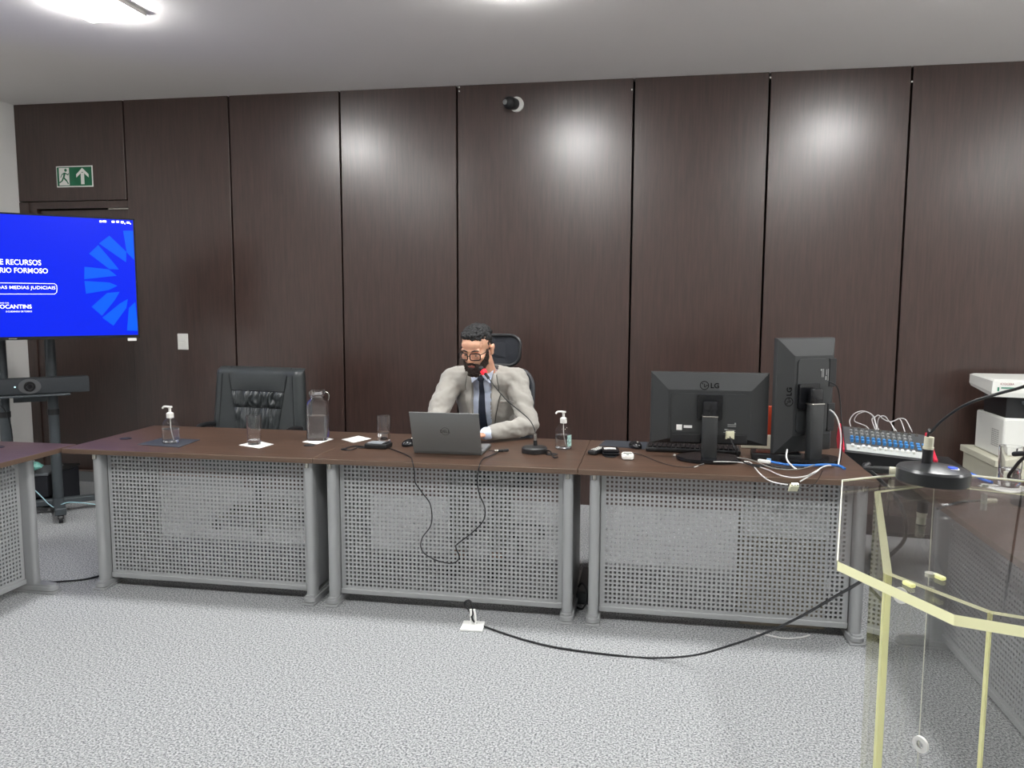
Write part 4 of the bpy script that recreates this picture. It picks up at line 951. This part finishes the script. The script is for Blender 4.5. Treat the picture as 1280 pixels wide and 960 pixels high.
p = onZ(843, 570); bm = BM(); lathe(bm, [(.005, 0), (.007, .002), (.006, .008), (.002, .010)], 14, (p.x, p.y)); xf(bm, Matrix.Translation((0, 0, ZT))); solo('pin', bm, white, 'tiny white cap lying left of the monitor foot', 'cap', smooth=True)
bm = BM(); tube(bm, [Zp(922, 572, ZT+.03), Zp(934, 574, ZT+.035), onZ(948, 578, .775), onZ(962, 584, .765), onZ(980, 587, .76), onZ(1002, 586, .765), onZ(1018, 581, .77)], .003, 8); solo('power_cable', bm, mat('grey_cable', s2l((120, 118, 112)), .5), 'grey cable crossing the tangle above the white arc', 'cable', smooth=True)
bm = BM(); tube(bm, [Zp(984, 562, ZT+.06), Zp(983, 570, ZT+.05), Zp(985, 577, ZT+.03), Zp(991, 583, ZT+.02), Zp(996, 587, ZT+.012)], .0038, 8); solo('short_lead', bm, cable_w, 'short thick white lead dropping from under the portrait monitor', 'cable', smooth=True)
p = onZ(955, 583); bm = BM(); box(bm, -.03, .03, -.009, .009, 0, .015, .004); xf(bm, Matrix.Translation((p.x, p.y, ZT+.016)) @ Matrix.Rotation(R_(-35), 4, 'Z')); solo('white_plug', bm, white, 'small white plug lying in the cable tangle', 'plug')
# grey document tray / box under portrait monitor
c = onZ(985, 566)
t = thing('media_box', 'flat black box lying between the monitor feet under the cables', 'box', (.62, 4.03, ZT), R_(-4))
bm = BM(); box(bm, -.13, .10, -.07, .06, .001, .034, .004); part('body', bm, black, t)
bm = BM(); box(bm, -.12, .09, -.06, .05, .034, .036); part('lid', bm, blackg, t)
# cables right of portrait monitor
bm = BM(); tube(bm, Yp((1036, 477, 4.0), (1046, 483, 4.02), (1050, 500, 4.03), (1052, 530, 4.0), (1053, 555, 3.98))+[Zp(1050, 578)], .003, 8); solo('monitor_cable', bm, cable_b, 'dark cable looping down right of the portrait monitor', 'cable', smooth=True)
bm = BM(); tube(bm, Yp((1037, 512, 4.0), (1043, 517, 4.0), (1048, 527, 3.99), (1051, 545, 3.98), (1050, 565, 3.96))+[Zp(1048, 581)], .0035, 8); solo('monitor_cable', bm, cable_w, 'white cable looping down right of the portrait monitor', 'cable', smooth=True)

# ------------------------------------------------------------------ MIXER on small table
t = thing('side_table', 'low black table carrying the sound mixer behind the monitor desk', 'table', (1.30, 4.66, 0), R_(-4))
bm = BM(); box(bm, -.32, .36, -.22, .22, .60, .63, .004, 1); part('tabletop', bm, black, t)
for sx in (-.29, .33):
    for sy in (-.19, .19): bm = BM(); box(bm, sx-.02, sx+.02, sy-.02, sy+.02, 0, .60, .002, 1); part('leg', bm, black, t)
bm = BM(); box(bm, -.27, .31, -.17, .20, .25, .27); part('shelf', bm, black, t)
mA, mB = onY(1055, 563, 4.36), onY(1166, 576, 4.30); mx = (mB-mA); mw = mx.length
t = thing('audio_mixer', 'black sound mixing console with red side cheeks and blue knobs', 'mixer', (mA.x, mA.y, mA.z-.03), math.atan2(mx.y, mx.x))
roll = math.atan2(mx.z, math.hypot(mx.x, mx.y)); TL = R_(15)
MT = Matrix.Rotation(-roll, 4, 'Y') @ Matrix.Rotation(TL, 4, 'X')
def mp_(bm): return xf(bm, MT)
MD = .33
bm = BM(); box(bm, .0, mw, 0, MD, -.05, .03, .004, 1); part('chassis', mp_(bm), black, t)
bm = BM(); box(bm, .004, mw-.004, .004, MD-.01, .0302, .0325); part('top_panel', mp_(bm), mat('mixer_grey', s2l((70, 72, 74)), .5), t)
bm = BM(); box(bm, .012, mw-.012, .010, .085, .0327, .034); part('fader_strip', mp_(bm), mat('mixer_light', s2l((176, 180, 178)), .5), t)
red = mat('red_cheek', s2l((200, 40, 66)), .4)
for x0, x1 in ((-.018, 0), (mw, mw+.018)):
    bm = BM(); box(bm, x0, x1, -.01, MD+.005, -.055, .044, .005); part('side_cheek', mp_(bm), red, t, label='red side cheek')
NCH = 12; pitch = (mw-.10)/NCH
fk = kb = kg = None
for k in range(NCH):
    x = .028+pitch*(k+.5)
    for kind, y, m_, r_ in (('fader_knob', .05, white, 0), ('blue_knob', .125, mat('knob_blue', s2l((70, 140, 205)), .35), .008), ('blue_knob', .16, mat('knob_blue', ()), .008) if 0 else ('blue_knob', .16, MATS['knob_blue'], .008), ('grey_knob', .205, mat('knob_grey', s2l((150, 152, 150)), .4), .007), ('grey_knob', .245, MATS['knob_grey'], .007)):
        bm = BM()
        if kind == 'fader_knob': yy = y+(.018 if k in (1, 4) else .0)*-1+.01; box(bm, x-.007, x+.007, yy-.010, yy+.010, .034, .048, .003)
        else: cyl(bm, (x, y, .0325), (x, y, .050), r_, 12)
        part(kind, mp_(bm), m_, t)
bm = BM()
for a in range(2):
    for b_ in range(3): box(bm, mw-.060+a*.028, mw-.042+a*.028, .11+b_*.032, .128+b_*.032, .0327, .038, .002)
part('button_pad', mp_(bm), MATS['knob_blue'], t)
bm = BM()
for k in range(10): cyl(bm, (.05+k*.036, .295, .03), (.05+k*.036, .295, .045), .009, 12)
part('socket_row', mp_(bm), chrome, t)
# white cables arching behind mixer
arcs = [[(1062, 527), (1066, 519), (1072, 515), (1080, 514), (1088, 517), (1093, 522), (1095, 530)], [(1083, 533), (1076, 530), (1068, 526), (1071, 519), (1076, 516), (1084, 515), (1092, 522)],
        [(1090, 525), (1093, 522), (1098, 519), (1103, 523), (1108, 526), (1113, 528)], [(1097, 535), (1098, 524), (1102, 520), (1107, 521), (1112, 527), (1118, 526), (1125, 524)], [(1114, 529), (1120, 525), (1127, 523), (1133, 526)]]
for k, a in enumerate(arcs):
    bm = BM(); n = len(a); q = [onY(x, y, 4.70+.01*k) for x, y in a]; q = [Vector((q[0].x, 4.63, .80))]+q+[Vector((q[-1].x, 4.63, .80))]; tube(bm, q, .0028, 8)
    solo('audio_cable', bm, mat('pale_grey_cable', s2l((190, 190, 190)), .5), ('tallest pale cable arching behind the mixer', 'bent pale cable crossing under the tallest one, behind the mixer', 'short pale cable loop at the middle of the mixer back', 'pale cable wave right of the middle of the mixer back', 'rightmost pale cable behind the mixer')[k], 'cable', 'pale audio cables behind the mixer', smooth=True)

# ------------------------------------------------------------------ PRINTER and cabinet
ct = .565
t = thing('cabinet', 'beige low cabinet under the white printer at the right edge', 'cabinet', (2.42, 5.4, 0))
bm = BM(); box(bm, -.37, .37, -.25, .28, .04, ct-.04); part('carcass', bm, beige, t)
bm = BM(); box(bm, -.39, .39, -.27, .29, ct-.04, ct, .003, 1); part('top', bm, beige, t)
bm = BM(); box(bm, -.36, .36, -.23, .27, 0, .04); part('plinth', bm, black, t)
for s in (-1, 1):
    bm = BM(); box(bm, min(s*.005, s*.365), max(s*.005, s*.365), -.268, -.25, .05, ct-.05, .002, 1); d = part('door', bm, beige, t)
    bm = BM(); cyl(bm, (s*.04, -.285, .34), (s*.04, -.285, .44), .006, 8); cyl(bm, (s*.04, -.285, .35), (s*.04, -.268, .35), .005, 8); cyl(bm, (s*.04, -.285, .43), (s*.04, -.268, .43), .005, 8); part('handle', bm, chrome, d, True)
pw = .45
t = thing('printer', 'white and black office multifunction printer on the beige cabinet', 'printer', (2.09+pw/2, 5.2, ct+.001))
wp = mat('printer_white', s2l((226, 227, 222)), .4, noise_s=20, noise_a=.01)
bm = BM(); box(bm, -pw/2, pw/2, 0, .42, 0, .245, .012); part('lower_body', bm, wp, t)
bm = BM(); box(bm, -pw/2+.003, pw/2, -.003, .001, .055, .058); box(bm, .0-.1, -.097, -.003, .001, .058, .235); part('panel_gap', bm, mat('gap_grey', s2l((150, 150, 146)), .6), t)
bm = BM()
for i in range(6):
    for j in range(9): box(bm, -pw/2-.0012, -pw/2-.0002, .06+i*.018, .07+i*.018, .06+j*.012, .067+j*.012)
part('vent', bm, MATS['gap_grey'], t)
bm = BM(); v = [(-pw/2+.02, .03), (pw/2-.01, .0), (pw/2-.01, .36), (-pw/2+.10, .40), (-pw/2+.02, .36)]; prism(bm, v, .245, .385); part('output_bay', bm, black, t)
bm = BM(); box(bm, -pw/2+.1, pw/2-.02, -.03, .10, .33, .35, .003); part('tray_ledge', bm, mat('printer_darkgrey', s2l((86, 90, 94)), .45), t)
bm = BM(); box(bm, -.11, -.08, -.01, -.0, .022, .045, .002); part('tray_marker', bm, black, t)
bm = BM(); loft(bm, [[(-pw/2-.075, -.0, .375), (pw/2, -.0, .365), (pw/2, .43, .385), (-pw/2-.04, .43, .40)], [(-pw/2-.08, -.005, .40), (pw/2, -.005, .40), (pw/2, .43, .42), (-pw/2-.05, .43, .42)], [(-pw/2-.075, .0, .468), (pw/2, .0, .468), (pw/2, .43, .474), (-pw/2-.05, .43, .474)], [(-pw/2-.055, .03, .478), (pw/2, .03, .478), (pw/2, .40, .482), (-pw/2-.035, .40, .482)]])
part('scanner_lid', bm, wp, t)
bm = BM(); b1, w_ = text_bm('KYOCERA', .012, .01, .0003); merge(bm, b1, Matrix.Translation((-pw/2-.035, -.0065, .448)) @ Matrix.Rotation(R_(90), 4, 'X')); part('lettering', bm, mat('red_grey_ink', s2l((150, 90, 90)), .5), t)
bm = BM(); box(bm, -pw/2-.03, -pw/2+.05, -.0062, -.005, .426, .434); box(bm, -pw/2-.05, -pw/2-.04, -.0062, -.005, .41, .434); part('panel_stripe', bm, mat('teal_stripe', s2l((60, 130, 105)), .5), t)

# ------------------------------------------------------------------ things on the right side desk
sheet('paper_napkin', [(1222, 607), (1262, 604), (1295, 612), (1262, 617)], 'white napkin under the glass on the right side desk', 'napkin', group='square white napkins')
p = onZ(1261, 608.5); tumbler(p.x, p.y, .044, .17, 'clear glass with water on the right side desk, seen past the lectern', .45, ZT+.0013)
c = onZ(1295, 632)
t = thing('gooseneck_microphone', 'black desk microphone on the right side desk, behind the clear lectern', 'microphone', (c.x, c.y, ZT))
mic_base(t, .085, 1.1)
bm = BM(); cyl(bm, (.0, .02, .03), (.0, .02, .09), .011, 14); part('connector', bm, chrome, t, True)
m0 = Vector((c.x, c.y+.02, ZT+.085)); bm = BM(); tube(bm, [m0, onY(1262, 598, 3.2), onY(1268, 585, 3.15), onY(1279, 573, 3.1), onY(1300, 560, 3.0)], .006, 8); part('gooseneck', bm, black, t, True, True)
bm = BM(); capsule(bm, onY(1268, 567.5, 3.12), onY(1290, 566, 3.05), .009, .009); part('head', bm, black, t, True, True)
bm = BM(); cyl(bm, onZ(1245, 626, ZT+.02), onZ(1231, 626, ZT+.02), .010, 14); part('plug', bm, mat('cream_metal', s2l((225, 222, 200)), .3, .3), t, True, True, label='pale cable plug')
bm = BM(); tube(bm, [onZ(1231, 626, ZT+.02), onZ(1222, 626, ZT+.02), onZ(1205, 627, ZT+.008), onZ(1185, 631, ZT+.005), onZ(1172, 636, ZT+.005)], .005, 8)
solo('microphone_cable', bm, cable_b, 'black cable leaving the microphone on the right side desk', 'cable', smooth=True)
bm = BM(); tube(bm, [onY(1169, 585, 3.95), onY(1176, 584.5, 3.95), onY(1190, 588, 3.9), onY(1200, 587, 3.86), onY(1212, 592, 3.8), onY(1222, 596, 3.73)]+[onZ(1230, 600, ZT+.006), onZ(1240, 603, ZT+.005)], .007, 8)
solo('network_cable', bm, mat('bright_blue_cable', s2l((50, 110, 215)), .5), 'bright blue cable coming over the far end of the right side desk', 'cable', smooth=True)

# ------------------------------------------------------------------ LECTERN
LC = onZ(1165, 603, 1.13); aa = R_(-13); la = Vector((math.cos(aa), math.sin(aa), 0)); ln = Vector((-la.y, la.x, 0)); tl = math.tan(R_(2))
t = thing('lectern', 'clear acrylic lectern with pale yellow edges, right foreground', 'lectern', (LC.x, LC.y-.35, 0), aa)
def lz(a): return 1.13-tl*a
def lp_(a, n, dz=0): p = LC+la*a+ln*n; return Vector((p.x, p.y, lz(a)+dz))
top = [(-.175, -.085), (-.175, -.655), (-.04, -.80), (.34, -.80), (.34, .13), (.045, .13), (-.09, .015)]
bm = BM(); A = [bm.verts.new(lp_(a, n, 0)) for a, n in top]; B_ = [bm.verts.new(lp_(a, n, -.014)) for a, n in top]
bm.faces.new(A[::-1]).material_index = 0; bm.faces.new(B_).material_index = 0
Am = [bm.verts.new(lp_(a, n, -.0032)) for a, n in top]
for i in range(len(top)):
    j = (i+1) % len(top); bm.faces.new((A[i], A[j], Am[j], Am[i])).material_index = 1
    bm.faces.new((Am[i], Am[j], B_[j], B_[i])).material_index = 1 if i in (1, 2) else 0
bmesh.ops.recalc_face_normals(bm, faces=bm.faces[:]); part('top_panel', bm, [acryl, acedge], t, False, True)
pth = [(.22, .06), (.01, .06), (-.113, -.085), (-.113, -.63), (.007, -.73), (.22, -.73)]
TH_ = .012
for i in range(5):
    a, b_ = Vector(pth[i]), Vector(pth[i+1]); d = (b_-a).normalized(); nn = Vector((-d.y, d.x))
    a2, b2 = a+d*.002, b_-d*.002
    q = [a2, b2, b2+nn*TH_, a2+nn*TH_]
    bm = BM(); lo = [bm.verts.new((lambda p: (p.x, p.y, .022))(LC+la*w.x+ln*w.y)) for w in q]; hi = [bm.verts.new(lp_(w.x, w.y, -.0155)) for w in q]
    bm.faces.new(lo[::-1]).material_index = 1; bm.faces.new(hi).material_index = 1
    for k in range(4):
        f = bm.faces.new((lo[k], lo[(k+1) % 4], hi[(k+1) % 4], hi[k])); f.material_index = 0 if k in (0, 2) or (i == 0 and k == 1) or (i == 1 and k == 3) else 1
    bmesh.ops.recalc_face_normals(bm, faces=bm.faces[:]); part('body_panel', bm, [acryl, acedge], t, False, True)
bm = BM(); ft = [(-.16, -.1), (-.16, -.64), (-.03, -.77), (.30, -.77), (.30, .10), (.0, .10)]
A = [bm.verts.new((lambda p: (p.x, p.y, .02))(LC+la*a+ln*n)) for a, n in ft]; B_ = [bm.verts.new((v.co.x, v.co.y, .001)) for v in A]
bm.faces.new(A); bm.faces.new(B_[::-1])
for i in range(len(ft)): bm.faces.new((A[i], A[(i+1) % 6], B_[(i+1) % 6], B_[i])).material_index = 1
bmesh.ops.recalc_face_normals(bm, faces=bm.faces[:]); part('foot_panel', bm, [acryl, acedge], t, False, True)
highlight = mat('painted_rim_highlight', s2l((250, 250, 232)), .15)
bm = BM(); tube(bm, [lp_(*top[k], .0002) for k in (1, 0, 6, 5, 4, 3)], .0014, 6, 1); part('edge_highlight', bm, highlight, t, True, True)  # white tube painted in as the highlight along the clear top edges
for a, n in (pth[0], pth[1]):
    p = LC+la*a+ln*n; bm = BM(); tube(bm, [(p.x, p.y, .023), lp_(a, n, -.017)], .0011, 6, 1); part('corner_highlight', bm, highlight, t, True, True)  # same painted highlight as thin upright lines on the rear body corners
# fixing hardware
clearw = mat('clear_standoff', s2l((225, 226, 215)), .15); clearw.node_tree.nodes['Principled BSDF'].inputs['Transmission Weight'].default_value = .6
def hw(a, n, dz0, dz1, r): 
    bm = BM(); cyl(bm, lp_(a, n, dz0), lp_(a, n, dz1), r, 16); part('standoff', bm, clearw, t, True, True)
for a, n in ((-.055, -.66), (.10, .02), (.19, -.69)): hw(a, n, -.016, -.05, .006); hw(a, n, .0, .005, .0075)
Np = Vector((0, 0, 1))
def blk(px, py, w, d, h):
    P = onP(px, py, LC+Vector((0, 0, .0)), Vector((la.x*tl, la.y*tl, 1))); bm = BM(); box(bm, -w/2, w/2, -d/2, d/2, 0.0003, h, .002); xf(bm, Matrix.Translation(P) @ Matrix.Rotation(aa-R_(52), 4, 'Z')); part('corner_block', bm, acedge, t, False, True)
blk(1174, 724, .018, .008, .006); blk(1136, 733, .018, .008, .006)
def washer(P, N, r0, r1):
    bm = BM(); lathe(bm, [(r0, 0), (r1, .0), (r1, .004), (r0, .004)], 24, caps=False)
    L = list(bm.verts); m_ = N.to_track_quat('Z', 'Y').to_matrix().to_4x4(); m_.translation = P; xf(bm, m_); part('washer', bm, paper, t, True, True)
# chamfer panel faces
ca, cb = Vector(pth[3]), Vector(pth[4]); cd = (cb-ca).normalized(); cn = Vector((cd.y, -cd.x)); CN = la*cn.x+ln*cn.y
cP = LC+la*ca.x+ln*ca.y+CN*.001
for px, py in ((1152, 930), (1127, 744)):
    P = onP(px, py, cP, CN); washer(P, CN, .0055, .0115)
ca, cb = Vector(pth[1]), Vector(pth[2])
# lectern microphone
N_ = Vector((la.x*tl, la.y*tl, 1)).normalized(); q_ = N_.to_track_quat('Z', 'Y').to_euler()
MBp = LC+N_*.0008
t = thing('gooseneck_microphone', 'large black round microphone base with long gooseneck standing on the clear lectern', 'microphone', MBp, rot=(R_(2)*math.sin(aa)*-1, R_(2)*math.cos(aa), 0))
bm = BM(); r = .071
lathe(bm, [(r*.98, .001), (r, .004), (r, .026), (r*.95, .031), (r*.5, .037), (.0005, .039)], 64, caps=False); bm.faces.new([v for v in bm.verts if v.co.z < .002])
part('base', bm, mat('satin_black_metal', s2l((52, 54, 56)), .28, .3), t, True, ang=35)
bm = BM(); cyl(bm, (-.010, .012, .036), (-.010, .012, .068), .0105, 20); part('socket', bm, black, t, True)
bm = BM(); cyl(bm, (-.010, .012, .066), (-.010, .012, .094), .0095, 20); cyl(bm, (-.010, .012, .068), (-.010, .012, .073), .0108, 20); part('connector', bm, mat('cream_metal', s2l((225, 222, 200)), .3, .3), t, True, label='pale metal plug collar')
bm = BM(); cyl(bm, (.030, -.022, .033), (.030, -.022, .0365), .0125, 24); part('button_ring', bm, white, t, True)
bm = BM(); cyl(bm, (.030, -.022, .036), (.030, -.022, .0385), .0095, 24); part('button', bm, mat('button_blue', s2l((30, 80, 210)), .35, emis=s2l((20, 70, 255)), es=.4), t, True, label='blue round button')
gY = MBp.y+.012; x0 = MBp+Vector((-.010, .012, .090))
q = [x0, x0+Vector((.002, 0, .02)), onY(1163, 541, gY-.01), onY(1174, 529, gY-.03), onY(1194, 513.5, gY-.07), onY(1216, 502, gY-.11), onY(1250, 491.5, gY-.16), onY(1280, 483, gY-.22), onY(1330, 462, gY-.32)]
bm = BM(); tube(bm, q, .0035, 12, rads=(.0027, .0030)); part('gooseneck', bm, black, t, True, True)
bm = BM(); capsule(bm, q[-1], q[-1]+Vector((.03, -.03, .02)), .010, .010); part('head', bm, black, t, True, True)
pl = onP(1121, 592, MBp+Vector((0, 0, .015)), Vector((0, 0, 1)))
bm = BM(); cyl(bm, MBp+Vector((-.066, .024, .016)), MBp+Vector((-.078, .028, .016)), .0085, 14); part('plug_collar', bm, MATS['cream_metal'], t, True, True)
cb0 = MBp+Vector((-.078, .028, .016))
bm = BM(); tube(bm, [cb0, cb0+Vector((-.03, .012, .0))], .008, 12, rads=(.008, .006)); part('plug', bm, black, t, True, True)
# long cable from floor to lectern
pts = [onZ(x, y, .006) for x, y in ((592, 779), (600, 781), (625, 790), (660, 801), (700, 810), (760, 818), (815, 822.5))]
pts += [onY(868, 819, 3.24), onY(915, 806, 3.08), onY(960, 790, 2.9), onY(1000, 771, 2.7), onY(1040, 748, 2.48), onY(1083, 722, 2.22), onY(1111, 696, 2.04), onY(1132, 670, 1.93), onY(1125, 630, 1.92), onY(1098, 598, 1.935), onY(1080, 583, 1.93), onY(1086, 580, 1.88), cb0+Vector((-.045, .018, .001)), cb0+Vector((-.028, .011, 0))]
bm = BM(); tube(bm, pts, .0045, 8)
solo('microphone_cable', bm, cable_b, 'long black cable from the floor outlet rising across to the clear lectern', 'cable', smooth=True)
# floor outlet
c = onZ(591, 784, 0)
t = thing('floor_outlet', 'white floor socket plate in front of the middle desk', 'outlet', (c.x, c.y, .0005), R_(3))
bm = BM(); box(bm, -.052, .052, -.052, .052, 0, .010, .003); part('plate', bm, paper, t)
for s in (-1, 1): bm = BM(); tube(bm, [(s*.010, .01, .008), (s*.010, .01, .05), (s*.008-.004, .012, .082)], .0055, 8); part('plug_stem', bm, paper, t, True)
bm = BM(); tube(bm, [onY(x, y, Y) for x, y, Y in ((589, 769, 3.50), (586, 762, 3.51), (582, 757, 3.52), (582, 752, 3.52), (587, 751, 3.52), (591, 758, 3.51), (591, 767, 3.50), (589, 772, 3.49))], .005, 8)
solo('outlet_cable', bm, cable_b, 'black cable loop standing up from the floor outlet', 'cable', smooth=True)
bm = BM(); tube(bm, [onY(590, 770, 3.49), onY(591, 775, 3.485), onZ(596, 780, .0055)], .0045, 8); solo('outlet_lead', bm, cable_b, 'short black lead dropping from the loop to the carpet beside the outlet', 'cable', smooth=True)
bm = BM(); tube(bm, [onZ(x, y, .005) for x, y in ((945, 791), (960, 794), (980, 798), (1000, 797), (1012, 794))], .004, 8); solo('floor_cable', bm, cable_w, 'thin white cable on the carpet under the monitor desk', 'cable', smooth=True)
# power box between the desks
t = thing('power_box', 'long dark plastic power box on the floor between the middle and right desks', 'power box', (-.313, 4.05, 0), 0)
bm = BM(); box(bm, -.036, .036, -.20, .20, .001, .06, .008); part('body', bm, mat('dark_grey_plastic', s2l((70, 74, 78)), .5), t)
bm = BM(); box(bm, -.026, .026, -.185, .185, .06, .064, .002); part('lid', bm, MATS['dark_grey_plastic'], t)
bm = BM(); tube(bm, [(-.335, 3.83, .10), (-.315, 3.81, .125), (-.292, 3.79, .10), (-.29, 3.78, .05), (-.31, 3.78, .008), (-.34, 3.80, .006)], .005, 8); solo('power_cable', bm, cable_b, 'black cable loop on the floor between the middle and right desks', 'cable', smooth=True)
# white carton behind panel 3
t = thing('carton', 'white carton behind the perforated front of the monitor desk', 'carton', (.56, 3.735, 0), 0)
bm = BM(); box(bm, -.13, .25, .0, .012, .43, .60); part('front_flap', bm, paper, t)
bm = BM(); box(bm, -.13, .25, .013, .20, .0, .50, .003, 1); part('body', bm, mat('brown_card', s2l((150, 140, 125)), .8), t)

# ------------------------------------------------------------------ world, colour management
w = bpy.data.worlds.new('world'); bpy.context.scene.world = w; w.use_nodes = True; w.node_tree.nodes['Background'].inputs[0].default_value = (.5, .55, .6, 1); w.node_tree.nodes['Background'].inputs[1].default_value = .05
sc = bpy.context.scene; vs_ = sc.view_settings
try: sc.display_settings.display_device = 'sRGB'
except Exception: pass
vs_.view_transform = 'Standard'; vs_.look = 'None'; vs_.gamma = 1; vs_.exposure = 0.0; vs_.use_curve_mapping = False
sc.cycles.max_bounces = 14; sc.cycles.transparent_max_bounces = 24; sc.cycles.transmission_bounces = 12; sc.cycles.glossy_bounces = 6; sc.cycles.diffuse_bounces = 4
